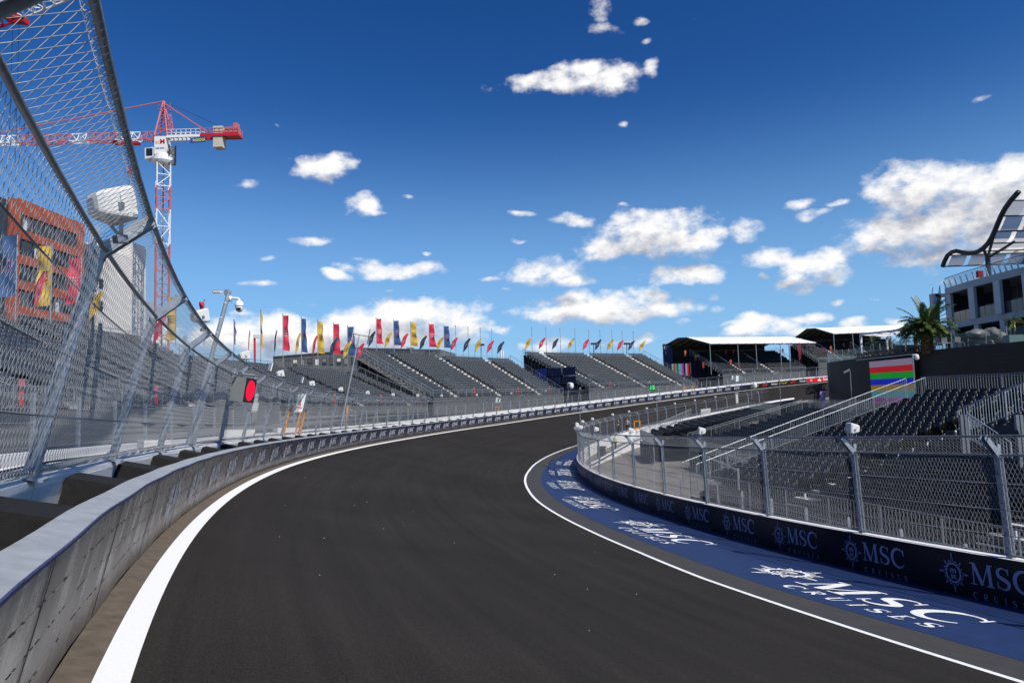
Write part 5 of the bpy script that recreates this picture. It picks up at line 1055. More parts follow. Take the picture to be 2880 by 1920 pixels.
# A-frame head
ap = cp(461, 285); mb = MB()
for sx in (-1, 1):
    for x in (441, 476): mb.bar(cp(x, 386, sx * .8), ap + [0, sx * .15, 0], .2, mt=redl)
for f in (.2, .4, .6, .8):
    for sx in (-1, 1): a, b = cp(441, 386, sx * .8), cp(476, 386, sx * .8); mb.bar(a + (ap - a) * f, b + (ap - b) * f, .1); mb.bar(a + (ap - a) * (f - .2), b + (ap - b) * f, .08)
mb.build('apex_frame', redl, cr)
mb = MB(); lattice(mb, cp(482, 372), cp(474, 320), .6, .6, 6, lambda i: redl, r=.05); 
for y in (300, 310): 
    for a, b in ((450, 478),): mb.bar(cp(a, y, -.6), cp(b, y, -.6), .06); mb.bar(cp(a, y, .6), cp(b, y, .6), .06)
mb.bar(cp(479, 312), cp(479, 290), .06); mb.build('ladder', redl, cr)
# jib and counter jib
mb = MB(); pj = lambda i: white if (i % 16) in (2, 3, 4, 9, 10) else redl
lattice(mb, cp(438, 394), cp(438, 394) + [-62, 0, .2], 1.3, 1.45, 48, pj, tri=True, r=.09); mb.build('jib', redl, cr)
mb = MB(); jx = cp(438, 394)
mb.bar(ap, jx + [-30, 0, 1.5], .16, mt=redl); mb.bar(ap + [0, 0, -.3], cp(586, 372), .18, mt=redl); mb.bar(ap + [1, 0, -.5], cp(620, 356), .05, mt=dk); mb.build('tie_bar', redl, cr)
mb = MB(); a, b = cp(474, 389), cp(570, 386); 
for dy in (-.7, .7): mb.bar(a + [0, dy, 0], b + [0, dy, 0], .3, .45, mt=white)
for f in np.linspace(0, 1, 9): mb.bar(a + (b - a) * f + [0, -.7, 0], a + (b - a) * f + [0, .7, 0], .12, mt=greyp)
for dy in (-.75, .75):
    for h in (.65, 1.2): mb.bar(a + [0, dy, h], b + [0, dy, h], .07, mt=white)
    for f in np.linspace(0, 1, 8): mb.bar(a + (b - a) * f + [0, dy, 0], a + (b - a) * f + [0, dy, 1.2], .07)
mb.build('counter_jib', white, cr)
mb = MB(); a, b = cp(570, 385), cp(676, 383)
for dy in (-.8, .8): mb.bar(a + [0, dy, 0], b + [0, dy, 0], .3, .5, mt=redp)
mb.obox((a + b) / 2 + [1.2, 0, -.1], ((b - a) * .32), (0, .9, 0), (0, 0, .12), redp)
for dy in (-.85, .85):
    for h in (.6, 1.15): mb.bar(a + [0, dy, h], b + [0, dy, h], .07, mt=redl)
    for f in np.linspace(0, 1, 9): mb.bar(a + (b - a) * f + [0, dy, 0], a + (b - a) * f + [0, dy, 1.15], .07)
c = cp(655, 370); mb.obox(c, (1.1, 0, 0), (0, .7, 0), (0, 0, .55), redl); mb.obox(c + [.6, 0, .6], (.35, 0, 0), (0, .5, 0), (0, 0, .7), redl); mb.bar(cp(661, 366), cp(661, 348), .08); mb.build('winch_platform', redp, cr)
mb = MB(); c = cp(618, 403); cream = mat('cream_concrete', (.55, .50, .40), .8, 0, .1, 3)
for k in range(5): mb.box(c[0] - .78 + k * .32 * .98, c[0] - .78 + k * .32 * .98 + .29, Y0 - .8, Y0 + .8, c[2] - .9, c[2] + 2.7, cream)
mb.build('counterweight', cream, cr)
c = cp(564, 400, -.95); mb = MB(); mb.obox(c, (1.28, 0, .06), (0, .02, 0), (.0, 0, .46), mat('blue_sign', (.02, .06, .32), .5, 0, .05)); sg_ = mb.build('name_board', MATS['blue_sign'], cr); V, Fc = text_mesh('DRAGADOS', .62, .012); lk('lettering', mk('lettering', V * [.72, 1, 1], Fc, yell), sg_, frame(c - np.array([0, .04, 0]), np.array([1., 0, .047]), np.array([0, 0, 1.]), np.array([0, -1., 0])))
mb = MB(); c = cp(364, 404); mb.obox(c, (1.6, 0, 0), (0, .6, 0), (0, 0, .18), redp); mb.box(c[0] - 2.6, c[0] - 1.6, Y0 - .4, Y0 + .4, c[2] - .1, c[2] + .5); mb.build('trolley', redp, cr)
mb = MB(); h_ = cp(364, 482); 
for dx in (-.45, .45): mb.bar(c + [dx, 0, 0], h_ + [dx * .2, 0, .3], .05, mt=dk)
mb.bar(h_, h_ + [0, 0, -3.2], .04); mb.build('hoist_rope', dk, cr)
mb = MB(); mb.obox(h_, (.28, 0, 0), (0, .25, 0), (0, 0, .42), redp); mb.tube([h_ + [0, 0, -.4], h_ + [.15, 0, -.7], h_ + [0, 0, -1.0], h_ + [-.15, 0, -.85]], .07, 6); mb.build('hook_block', redp, cr)
# second crane: only the end of its jib enters the frame at the top left
c2 = thing('tower_crane', 'end of a red and white crane jib high in the top left corner', 'crane', at(-200, 200, 60))
mb = MB(); a, b = at(-260, 165, 58), at(330, -75, 52); lattice(mb, a, b, 1.2, 1.3, 20, lambda i: white if i >= 11 else redp, tri=True, r=.075); mb.build('jib', redp, c2)
a = at(36, 62, 56); b = at(54, 60, 56); mb = MB(); mb.bar(a, a - [0, 0, 10], .025, mt=dk); mb.bar(b, b - [0, 0, 12.5], .025); mb.build('hoist_rope', dk, c2); mb = MB(); mb.obox((a + b) / 2 + [0, 0, .2], (.8, 0, -.1), (0, .5, 0), (0, 0, .22), redp); mb.build('trolley', redp, c2)

# ------------------------------------------------------------------ buildings on the left
ora = mat('orange_brick_panel', (.36, .070, .024), .75, 0, .12, 1.2); drk = mat('dark_panel', (.035, .037, .042), .5, 0, .2, .8); creamw = mat('cream_render', (.72, .69, .63), .8, 0, .05, .4)
bld = thing('apartment_building', 'orange brick building with dark window bands behind the near stand', 'building', (-66, 96, 5))
ztop = ZC + 28.3; X = -66.
mb = MB(); mb.box(X - 18, X, 70, 104, 2, ztop - .4, drk); mb.build('core', drk, bld)
for k in range(7):
    z0 = ztop - 1.7 - k * 3.45 + (.1 if k else 0); hb = 1.75 if k == 0 else 1.25; mb = MB(); mb.box(X - .1, X + .25, 88.6 if k else 90, 104, z0, z0 + hb + (.0 if k else .3), ora); mb.build('brick_band', ora, bld)
mb = MB(); mb.box(X - .1, X + .28, 88.4, 90.3, 8, ztop + .05, ora); mb.box(X - .1, X + .26, 102.6, 104.05, 8, ztop, ora); mb.build('brick_pier', ora, bld)
for k in range(6):
    z0 = ztop - 1.7 - k * 3.45 - 2.15
    for j, y in enumerate(np.arange(90.8, 102, 2.3)):
        mb = MB(); m_ = glassd if (j + k) % 3 else skirt; mb.box(X + .02, X + .10, y, y + 1.7, z0 + .05, z0 + 2.0, m_); w_ = mb.build('window', m_, bld)
        if (j * 7 + k * 3) % 5 == 0: mb = MB(); mb.box(X + .12, X + .16, y + .2, y + .9, z0 + .1, z0 + 1.5, plate); mb.build('curtain', plate, w_)
mb = MB(); mb.box(X - 18, X + .2, 104, 107, 2, ztop - 2.6, drk); mb.build('side_block', drk, bld)
wb = thing('white_building', 'plain white tower block beside the orange building', 'building', (-64, 118, 5))
mb = MB(); mb.box(-78, -66.2, 117.7, 122.7, 0, ZC + 29.1, creamw); mb.build('tower', creamw, wb); mb = MB(); mb.box(-79, -66.3, 108.5, 117.65, 0, ZC + 26.3, creamw); mb.build('wing', creamw, wb)
for k in range(5):
    mb = MB(); mb.box(-66.32, -66.26, 108.8, 109.9, ZC + 5 + k * 3.6, ZC + 6.6 + k * 3.6, drk); w_ = mb.build('window', drk, wb)
# grey metal buildings behind the stands
gm2 = mat('grey_cladding', (.115, .125, .125), .6, .1, .08, 2); gm3 = mat('dark_roof_trim', (.05, .055, .055), .6, 0, .1)
b1 = thing('warehouse', 'low grey clad building with dark windows behind the low left stand', 'building', at(880, 1030, 125))
a, b = at(768, 1004, 128), at(1030, 983, 128); D_ = np.array([0, 14., 0]); mb = MB(); mb.prism([a * [1, 1, 0] + [0, 0, 5], b * [1, 1, 0] + [0, 0, 5], b, a], D_, gm2); mb.build('wall', gm2, b1)
for k in range(11):
    f = .16 + k * .078; p = a + (b - a) * f; z = at(800, 1011, 128)[2]; mb = MB(); m_ = [glassd, glassb, glassd, drk][k % 4]; mb.box(p[0] - .42, p[0] + .42, p[1] - .06, p[1] + .04, z - 1.3, z + .05, drk); w_ = mb.build('window', drk, b1); mb = MB(); mb.box(p[0] - .34, p[0] + .34, p[1] - .1, p[1] - .065, z - 1.2 + .5 * (k % 2), z - .1, [skirt, wplastic, greyp][k % 3]); mb.build('blind', greyp, w_)
mb = MB(); mb.bar(a + [0, -.05, 0], b + [0, -.05, 0], .15, .3, mt=gm3); mb.box(at(960, 990, 131)[0], at(1000, 990, 131)[0], 131, 134, a[2], at(960, 984, 131)[2]); mb.build('roof_trim', gm3, b1)
b2 = thing('hotel_building', 'grey metal hotel building with a dark name sign behind the middle stand', 'building', at(1150, 1020, 185))
a, m1, b, c = at(1000, 977, 190), at(1150, 981, 180), at(1238, 982, 178), at(1281, 994, 200); mb = MB()
mb.add([a * [1, 1, 0] + [0, 0, 5], b * [1, 1, 0] + [0, 0, 5], b, m1, a], [(0, 1, 2, 3, 4)], gm2); mb.add([b * [1, 1, 0] + [0, 0, 5], c * [1, 1, 0] + [0, 0, 5], c, b], [(0, 1, 2, 3)]); mb.add([a, m1, b, c, at(1010, 985, 215)], [(0, 1, 2, 3, 4)]); mb.build('wall', gm2, b2)
mb = MB(); p = at(1152, 978, 185); mb.box(p[0] - 1, p[0] + .9, 186, 188, p[2] - 1.5, p[2] + .2, greyp); mb.build('roof_unit', greyp, b2); mb = MB(); mb.box(at(1196, 995, 178)[0], at(1214, 995, 178)[0], 177.4, 178.6, 12, at(1200, 985, 178)[2], drk); mb.build('wall_panel', drk, b2)
c = at(1220, 1001, 176.5); mb = MB(); mb.obox(c, (1.05, 0, .03), (0, .05, 0), (0, 0, .42), mat('dark_green_sign', (.01, .07, .05), .5, 0, 0)); sg_ = mb.build('name_sign', MATS['dark_green_sign'], b2); V, Fc = text_mesh('HOTEL', .72, .012); lk('lettering', mk('lettering', V, Fc, plate), sg_, frame(c - np.array([0, .1, .05]), np.array([1., 0, 0]), np.array([0, 0, 1.]), np.array([0, -1., 0])))
a = at(1418, 1000, 160); r = thing('white_vent_stack', 'pair of white vent pipes at the right corner of the middle stand', 'pipe', a)
for x, yt in ((1409, 985), (1415, 985)): p = at(x, yt, 155); q = p.copy(); q[2] -= 3.2; mb = MB(); mb.tube([q, p], .18, 8, white); mb.build('pipe', white, r)
# ------------------------------------------------------------------ stands inside the bend, on the right
ddeck = mat('dark_deck', (.045, .045, .046), .6, .1, .2, 6)
def rstand(label, org, hd, zt0, nrow, rise, tread, blocks, back=0, rows_from=-8, rail=True):
    """org: point of row 0 at the far end; hd: heading of the row going away; rows rise to the right"""
    e = -np.array([math.sin(hd), math.cos(hd), 0]); q = np.array([math.cos(hd), -math.sin(hd), 0])   # e towards the camera, q away from the track
    q = np.array([math.cos(hd), -math.sin(hd), 0]); st = thing('grandstand', label, 'grandstand', org)
    def Pp(u_, k, dz=0.): p = np.array(org, float) + e * u_ + q * tread * k; p[2] = ZC + zt0 - .8 + rise * k + dz; return p
    u1 = max(b for a, b in blocks)
    mb = MB()
    for k in range(rows_from, rows_from + nrow):
        p = [Pp(-.3, k - .5), Pp(u1 + .3, k - .5), Pp(u1 + .3, k + .5), Pp(-.3, k + .5)]; z = p[0][2]
        for j in range(4): p[j][2] = Pp(0, k)[2]
        mb.add(p + [v - [0, 0, rise + .05] for v in p[:2]], [(0, 1, 2, 3), (4, 5, 1, 0)], ddeck)
        mb.bar(p[0] + [0, 0, .02], p[1] + [0, 0, .02], .10, .08, mt=scafd)
    mb.build('deck', deck, st)
    C = []
    for k in range(rows_from, rows_from + nrow):
        for a, b in blocks:
            for u_ in np.arange(a + .25, b, .5): C.append(Pp(u_, k))
    seats(st, C, np.tile(e * -1 * -1, (len(C), 1)), np.tile(-q, (len(C), 1)), SB)
    # white rail brackets and steps in the gaps
    for (a, b), (c, d) in zip(blocks[:-1], blocks[1:]):
        mb = MB()
        for k in range(rows_from, rows_from + nrow):
            for h in (0, .5): mb.bar(Pp(b + .12, k - .5 + h, .03 + rise * h), Pp(c - .12, k - .5 + h, .03 + rise * h), .22, .04, mt=decklite)
            mb.bar(Pp((b + c) / 2, k, .0), Pp((b + c) / 2, k, .34), .06, mt=white)
        mb.build('aisle_stair', decklite, st)
    k0, k1 = rows_from, rows_from + nrow - 1
    if rail:
        mb = MB(); railing(mb, np.array([Pp(u_, k1 + 1.5, .05) for u_ in np.linspace(-1, u1 + 1, 8)]), 1.1, .14, r=.028, mid=True, rb=.011); mb.build('back_railing', zincd, st)
        mb = MB(); railing(mb, np.array([Pp(u_, k0 - 1.1, -.3) for u_ in np.linspace(-1, u1 + 1, 8)]), 1.1, .14, rb=.008, r=.018); mb.build('front_railing', zincd, st)
        mb = MB()
        for off in (-.55, -1.75): railing(mb, np.array([Pp(off, k, .05) for k in np.linspace(k0 - 1, k1 + 1.2, 8)]), 1.12, .14, r=.017, rb=.008)
        mb.build('stair_railing', zincd, st)
    mb = MB(); mb.grid([[Pp(u_, k0 - 1.15, -.3) for u_ in (-1, u1 + 1)], [Pp(u_, k0 - 1.15, -.3) * [1, 1, 0] + [0, 0, .35] for u_ in (-1, u1 + 1)]], blackfab); mb.grid([[Pp(-.4, k, -.1) for k in range(k0 - 1, k1 + 2)], [Pp(-.4, k, 0) * [1, 1, 0] + [0, 0, .35] for k in range(k0 - 1, k1 + 2)]], blackfab)
    mb.build('skirt', blackfab, st)
    mb = MB()
    for u_ in np.arange(-1, u1 + 1.5, 2.4):
        a = Pp(u_, k0 - 1.2, -.3); mb.bar(a * [1, 1, 0] + [0, 0, .3], a, .07)
    mb.build('support_post', scaf, st)
    return st, Pp
org1 = np.array([16.0, 34.0, ZC])
T1, P1 = rstand('black seat stand nearest on the right, below the big colour bar screen', org1, R(-17.6), -1.74, 17, .205, .78, [(0, 5.0), (6.3, 12.8), (14.6, 19)], rows_from=-9)
# stairwell railing in the near block
mb = MB()
for u_ in (7.4,):
    pass
a0, a1 = at(2696, 1152, 27), at(2880, 1076, 24.2); d_ = np.array([0, 0, -1.05]); L0_ = [a0 + (a1 - a0) * f + d_ for f in np.linspace(0, 1.3, 6)]; railing(mb, L0_, 1.08, .13, r=.026, rb=.010)
b0, b1 = at(2722, 1163, 24.5), at(2806, 1219, 23.5); railing(mb, [b0 + (b1 - b0) * f + np.array([0, 0, -.95]) for f in np.linspace(0, 1.4, 4)], .95, .13, r=.022, rb=.010)
mb.build('stairwell_railing', zinc, T1)
for x, y, d in ((2702, 1166, 25), (2714, 1166, 25), (2858, 1166, 22.5), (2870, 1166, 22.5)): p = at(x, y, d); mb = MB(); mb.bar(p, p - [0, 0, 1.7], .10, mt=zincd); mb.build('gate_post', zincd, T1)
mb = MB(); p = [at(2800, 1205, 24), at(2850, 1185, 23), at(2870, 1225, 22), at(2790, 1235, 24)]; mb.add(p, [(0, 1, 2, 3)]); mb.build('black_cover', blackfab, T1)
T2, P2 = rstand('black seat stand in the middle of the infield, behind the double stair rails', np.array([19.4, 59.5, ZC]), R(-3), -3.15, 12, .2, .8, [(0, 6.5), (7.8, 12.5)], rows_from=-4)
T3, P3 = rstand('black seat stand farthest in the infield, behind the white wall', np.array([19.0, 72.0, ZC]), R(3), -2.9, 13, .15, .8, [(0, 7.2)], rows_from=-6)
# scaffold stair tower seen through the fence
r = thing('stair_tower', 'galvanised scaffold stair behind the inner fence, standing on pale ground', 'stairs', at(2030, 1400, 33))
mb = MB(); A_ = at(2000, 1395, 36); B_ = at(2080, 1395, 30)
for f in (0, .5, 1):
    p = A_ + (B_ - A_) * f; p[2] = .3
    for off in (0, 1.4): mb.bar(p + [off, off, 0], p + [off, off, 3.3], .07)
for z in (1.0, 2.0, 3.2):
    for off in (0, 1.4): a = A_ * [1, 1, 0] + [off, off, .3 + z]; b = B_ * [1, 1, 0] + [off, off, .3 + z]; mb.bar(a, b, .05)
mb.bar(A_ * [1, 1, 0] + [0, 0, .6], B_ * [1, 1, 0] + [0, 0, 2.6], .05); mb.bar(B_ * [1, 1, 0] + [0, 0, .6], A_ * [1, 1, 0] + [0, 0, 2.0], .05); mb.build('frame', scaf, r)
mb = MB(); mb.obox((A_ + B_) / 2 * [1, 1, 0] + [.7, .7, 1.9], (B_ - A_) * [.5, .5, 0], (.7, .7, 0), (0, 0, .04), deck); mb.build('landing', deck, r)
mb = MB(); p = at(2030, 1400, 34); mb.box(p[0] - 3, p[0] + 2.2, p[1] - 4, p[1] + 5, .301, .33, mat('timber_boards', (.42, .29, .19), .85, 0, .25, 3)); tag(mb.build('plywood_sheet', MATS['timber_boards']), 'sunlit brown boards lying on the ground behind the inner fence', 'boards')
# infield clutter: low mesh fence along the inner wall, white wall beyond, cabinet
mf = thing('infield_fence', 'low grey mesh fence on posts running behind the inner wall', 'fence', INN(10., -2.5, -3)); mb = MB(); S = np.arange(-12, 34, 1.)
def MI(S, off, z): p = INN(S, off); p[..., 2] = z; return p
for z in (.5, 1.2, 1.9, 2.6): mb.tube(MI(S, -2.6, z), .014, 4)
mb.build('rail', meshdark, mf)
for s in np.arange(-12, 34, 2.6): p = MI(s, -2.6, .3); mb = MB(); mb.bar(p, p + [0, 0, 2.55], .07); mb.build('post', zinc, mf)
V, Q = vbars(lambda S, z: MI(S, -2.6, z), -12, 34, .07, .35, 2.75, .0022); big('welded_mesh', V, Q, [meshdark], None, mf)
ww = thing('white_service_wall', 'long white wall with a sloping top beside the infield path, behind the hi-vis man', 'wall', at(1760, 1230, 75)); a, b, c = at(1655, 1305, 62), at(1780, 1237, 82), at(1905, 1180, 104)
mb = MB()
for p, q in ((a, b), (b, c)): mb.add([p * [1, 1, 0] + [0, 0, .3], q * [1, 1, 0] + [0, 0, .3], q, p], [(0, 1, 2, 3)]); w_ = np.array([.35, .1, 0]); mb.add([p, q, q + w_, p + w_], [(0, 1, 2, 3)])
mb.build('wall_face', concw, ww); mb = MB(); railing(mb, [b + (c - b) * f + np.array([.4, 0, -.1]) for f in np.linspace(0, 1.35, 5)], 1.0, .3, mid=True, r=.03); mb.build('hand_rail', scaf, ww)
c = at(1694, 1264, 70); r = thing('equipment_case', 'dark red and white striped equipment case at the foot of the white wall', 'case', c); mb = MB(); mb.box(c[0] - .5, c[0] + .3, c[1] - .3, c[1] + .3, c[2] - .75, c[2] + .35, blackfab); mb.build('case', blackfab, r); mb = MB()
for k in range(4): mb.box(c[0] + .32, c[0] + .42, c[1] - .32, c[1] - .24, c[2] - .75 + k * .32, c[2] - .6 + k * .32, redl if k % 2 else plate)
mb.build('striped_edge', redl, r)
# purple banner, white board and truss by the left end of the dark wall
r = thing('purple_banner', 'upright purple banner at the foot of the dark curved wall', 'banner', at(2313, 1145, 66)); a, b = at(2306, 1100, 66), at(2320, 1100, 66); mb = MB(); mb.add([a, b, b - [0, 0, 1.55], a - [0, 0, 1.55]], [(0, 3, 2, 1)]); o = mb.build('cloth', mat('purple_cloth', (.30, .16, .50), .7, 0, .05), r); sm = o.modifiers.new('s', 'SOLIDIFY'); sm.thickness = .03
V, Fc = text_mesh('VIP', .34, .01); lk('lettering', mk('lettering', V, Fc, plate), r, frame((a + b) / 2 - np.array([.06, .04, .45]), np.array([0, 0, 1.]), np.array([-1., 0, 0]), np.array([0, -1., 0])))
r = thing('lattice_gantry', 'black lattice gantry piece left of the dark curved wall', 'truss', at(2290, 1120, 75)); mb = MB(); lattice(mb, at(2268, 1100, 76), at(2322, 1086, 76), .5, .7, 6, lambda i: dk, r=.05); lattice(mb, at(2300, 1145, 74), at(2300, 1085, 74), .5, .5, 5, lambda i: dk, r=.05); mb.build('frame', dk, r)
c = at(1985, 1157, 95); r = thing('white_board', 'white board standing on the stair rail by the far inner fence', 'board', c); mb = MB(); mb.obox(c, (.68, 0, .06), (0, .03, 0), (0, 0, .40), plate); mb.build('panel', plate, r)
c = at(2072, 1120, 88); r = thing('white_post', 'short white post at the end of the far inner fence', 'post', c); mb = MB(); mb.box(c[0] - .14, c[0] + .14, c[1] - .14, c[1] + .14, c[2] - .6, c[2] + .6, wplastic); mb.box(c[0] - .2, c[0] + .2, c[1] - .2, c[1] + .2, c[2] + .6, c[2] + .68); mb.build('body', wplastic, r)

# ------------------------------------------------------------------ dark curved wall, screen, terrace
dw = bpy.data.materials.new('dark_stone_tiles'); dw.use_nodes = True; t_ = dw.node_tree; b_ = t_.nodes['Principled BSDF']; b_.inputs['Roughness'].default_value = .7
co = t_.nodes.new('ShaderNodeTexCoord'); mp_ = tn('ShaderNodeMapping'); mp_.inputs['Rotation'].default_value = (R(90), 0, R(90)); t_.links.new(co.outputs['Object'], mp_.inputs[0])
bk = tn('ShaderNodeTexBrick'); bk.inputs['Color1'].default_value = (.038, .027, .020, 1); bk.inputs['Color2'].default_value = (.031, .022, .017, 1); bk.inputs['Mortar'].default_value = (.012, .010, .009, 1); bk.inputs['Scale'].default_value = 1.6; bk.inputs['Mortar Size'].default_value = .02; bk.inputs['Brick Width'].default_value = .9; bk.inputs['Row Height'].default_value = .45
sx = tn('ShaderNodeSeparateXYZ'); t_.links.new(co.outputs['Object'], sx.inputs[0]); cx = tn('ShaderNodeCombineXYZ'); t_.links.new(sx.outputs[1], cx.inputs[0]); t_.links.new(sx.outputs[2], cx.inputs[1]); t_.links.new(cx.outputs[0], bk.inputs['Vector']); t_.links.new(bk.outputs[0], b_.inputs['Base Color'])
wp = np.array([(46, 84), (39, 80.5), (35.6, 77.5), (34.5, 74.8), (33.6, 70), (33.2, 66), (33.0, 62), (32.95, 57), (32.95, 52), (33.4, 48), (34.2, 44), (36, 38), (40, 30)]); tt_ = np.linspace(0, 12, 60); wx = np.interp(tt_, range(13), wp[:, 0]); wy = np.interp(tt_, range(13), wp[:, 1])
TZ = ZC + 2.6
cw = thing('terrace_building', 'dark tiled curved wall with a glass edged terrace on top, right side', 'building', (33, 60, .3))
mb = MB(); mb.grid([[(x, y, .3) for x, y in zip(wx, wy)], [(x, y, TZ) for x, y in zip(wx, wy)]], dw, flip=True); mb.build('tiled_wall', dw, cw, smooth=True)
mb = MB(); mb.grid([[(x, y, TZ - .02) for x, y in zip(wx, wy)], [(x + 40, y * .9 + 4, TZ - .02) for x, y in zip(wx, wy)]], deck); mb.build('terrace_floor', deck, cw)
for k in range(0, 59, 2):
    j = min(k + 2, 59); p, q = np.array([wx[k] + .15, wy[k], TZ]), np.array([wx[j] + .15, wy[j], TZ]); q = q + (p - q) * .02
    mb = MB(); mb.add([p, q, q + [0, 0, 1.05], p + [0, 0, 1.05]], [(0, 1, 2, 3)]); g_ = mb.build('glass_panel', glassg, cw)
    mb = MB(); mb.bar(p, p + [0, 0, 1.1], .05, mt=scaf); mb.build('clamp', scaf, g_)
r = thing('video_screen', 'large screen with horizontal colour bars hung on the dark curved wall', 'screen', (32.6, 59, ZC - 2)); HB = [(.22, .18, .25), (.42, .004, .006), (.004, .26, .012), (.006, .012, .38), (.24, .15, .006), (.01, .24, .24), (.32, .005, .26), (.02, .02, .02)]
a, b = np.array([32.55, 62.4, 0]), np.array([32.55, 55.5, 0]); zt_, h_ = ZC + 2.12, .535
for k, cl in enumerate(HB):
    z1, z0 = zt_ - k * h_, zt_ - (k + 1) * h_; mb = MB(); mb.add([a + [0, 0, z0], b + [0, 0, z0], b + [0, 0, z1], a + [0, 0, z1]], [(0, 1, 2, 3)]); mb.build('colour_bar', mat('wall_screen_bar_' + 'abcdefgh'[k], cl, .6, 0, 0, emit=(*cl, .55)), r)
mb = MB(); mb.box(32.6, 32.85, 55.45, 62.5, zt_ - 8 * h_, zt_ + .05, dk); mb.build('housing', dk, r)
r = thing('roof_truss', 'black lattice truss above the large colour bar screen', 'truss', (32, 59, ZC + 2.6)); mb = MB(); lattice(mb, (32.3, 64, ZC + 2.75), (32.3, 54.5, ZC + 2.75), .4, .38, 22, lambda i: dk, r=.035); mb.bar((32.2, 64, ZC + 2.38), (32.2, 54.8, ZC + 2.38), .08, mt=plate); mb.build('frame', dk, r)
r = thing('pergola', 'white steel pergola frame on the terrace behind the glass', 'pergola', (35.5, 64, TZ)); mb = MB()
for (x, y) in ((33.9, 66.2), (36.6, 60.5), (38.5, 70), (41, 63.5)): mb.bar((x, y, TZ), (x, y, TZ + 2.35), .16, mt=white)
for p, q in (((33.9, 66.2), (36.6, 60.5)), ((38.5, 70), (41, 63.5)), ((33.9, 66.2), (38.5, 70)), ((36.6, 60.5), (41, 63.5))): mb.bar((*p, TZ + 2.35), (*q, TZ + 2.35), .16, .18)
for f in np.linspace(.15, .85, 5): p = np.array([33.9, 66.2]) * (1 - f) + np.array([36.6, 60.5]) * f; q = np.array([38.5, 70]) * (1 - f) + np.array([41, 63.5]) * f; mb.bar((*p, TZ + 2.3), (*q, TZ + 2.3), .08, .12)
mb.build('frame', white, r)
# ------------------------------------------------------------------ palms and planting
frond = mat('palm_leaf', (.065, .105, .022), .5, 0, .35, 5, spec=.4); frond2 = mat('shrub_leaf', (.045, .085, .030), .5, 0, .35, 4); bark = mat('palm_bark', (.16, .095, .05), .9, 0, .4, 14, bump=.6)
def palm(name, label, base, ht, rad, nf, trunk_r=.28, fan=False, seed=1, leaf=frond, dens=26, grp=None):
    rnd = random.Random(seed); r = thing(name, label, 'palm' if not fan else 'plant', base, 0, grp); base = np.array(base, float); top = base + [0, 0, ht]
    if trunk_r:
        mb = MB(); mb.tube([base + [0, 0, ht * f] for f in np.linspace(0, 1, 9)], [trunk_r * q for q in (1.1, 1., .95, .95, 1., 1.05, 1.2, 1.3, .9)], 12, bark)
        for k in range(90 if trunk_r > .1 else 20):
            a = rnd.uniform(0, 6.28); z = rnd.uniform(.1, 1) * ht; p = base + [math.cos(a) * trunk_r, math.sin(a) * trunk_r, z]; mb.bar(p, p + [math.cos(a) * trunk_r * .45, math.sin(a) * trunk_r * .45, trunk_r * .5], trunk_r * .28, trunk_r * .15)
        mb.build('trunk', bark, r)
    mb = MB()
    for k in range(nf):
        a = rnd.uniform(0, 6.28); el = math.asin(rnd.uniform(-.15, .98)); Lf = rad * rnd.uniform(.85, 1.15) * (1.12 if el > .8 else 1); d = np.array([math.cos(a) * math.cos(el), math.sin(a) * math.cos(el), math.sin(el)]); hz = np.array([math.cos(a), math.sin(a), 0]); sd_ = np.array([-math.sin(a), math.cos(a), 0]); P = []; p = top.copy(); n_ = 14; dd = d.copy(); droop = rnd.uniform(.95, 1.6)
        for i in range(n_): P.append(p.copy()); p = p + dd * Lf / n_; dd = dd + np.array([0, 0, -1]) * droop * (1.3 / n_) * (.4 + i / n_) * (1 - .35 * (el > .9)); dd /= np.linalg.norm(dd)
        P = np.array(P); mb.tube(P, np.linspace(.022, .005, n_) * rad / 2.4, 3, cap=False)
        for i in range(dens):
            f = .16 + .84 * i / dens; j = f * (n_ - 1); j0 = int(j); q = P[j0] + (P[min(j0 + 1, n_ - 1)] - P[j0]) * (j - j0); T = P[min(j0 + 1, n_ - 1)] - P[max(j0 - 1, 0)]; T /= np.linalg.norm(T); ll = rad * .21 * math.sin(math.pi * (.12 + .84 * f)) ** .6
            for sg in (-1, 1):
                v = T * .75 + sd_ * sg * .8 + np.array([0, 0, .28 - .5 * rnd.random()]); v /= np.linalg.norm(v); w = np.cross(v, T); w = w / (np.linalg.norm(w) + 1e-9) * 0 + T * rad * .0105; tip = q + v * ll + np.array([0, 0, -ll * .22]); mid = q + v * ll * .5
                mb.add([q - w, q + w, mid + w * 1.1, tip, mid - w * 1.1], [(0, 1, 2, 4), (4, 2, 3)])
    mb.build('crown', leaf, r); return r
pb = at(2609, 985, 54); palm('palm_tree', 'date palm on the terrace, beside the grey building', (pb[0], pb[1], TZ - .3), 2.0, 2.45, 86, .36, seed=3, dens=40)
pb = at(2575, 960, 60); palm('palm_tree', 'small dark palm just left of the big date palm', (pb[0], pb[1], TZ), 1.5, 1.0, 26, .12, seed=8, grp=None)
for i, (x, y, d, rad, h, lab) in enumerate(((2455, 970, 63, .95, 1.2, 'bushy low palm under the left part of the pergola'), (2505, 975, 62, .9, 1.0, 'bushy low palm under the middle of the pergola'), (2548, 968, 60, .8, 1.1, 'bushy low palm at the right end of the pergola'), (2412, 985, 68, .7, .7, 'low shrub left of the pergola'), (2480, 985, 62, .8, .55, 'low shrub between the two pergola palms'), (2530, 985, 60, .8, .5, 'low shrub right below the truss'))):
    p = at(x, y, d); palm('low_palm' if i < 3 else 'shrub', lab, (p[0], p[1], TZ), h, rad, 24, .05, fan=True, seed=20 + i, leaf=frond2, dens=14, grp='plants on the terrace')
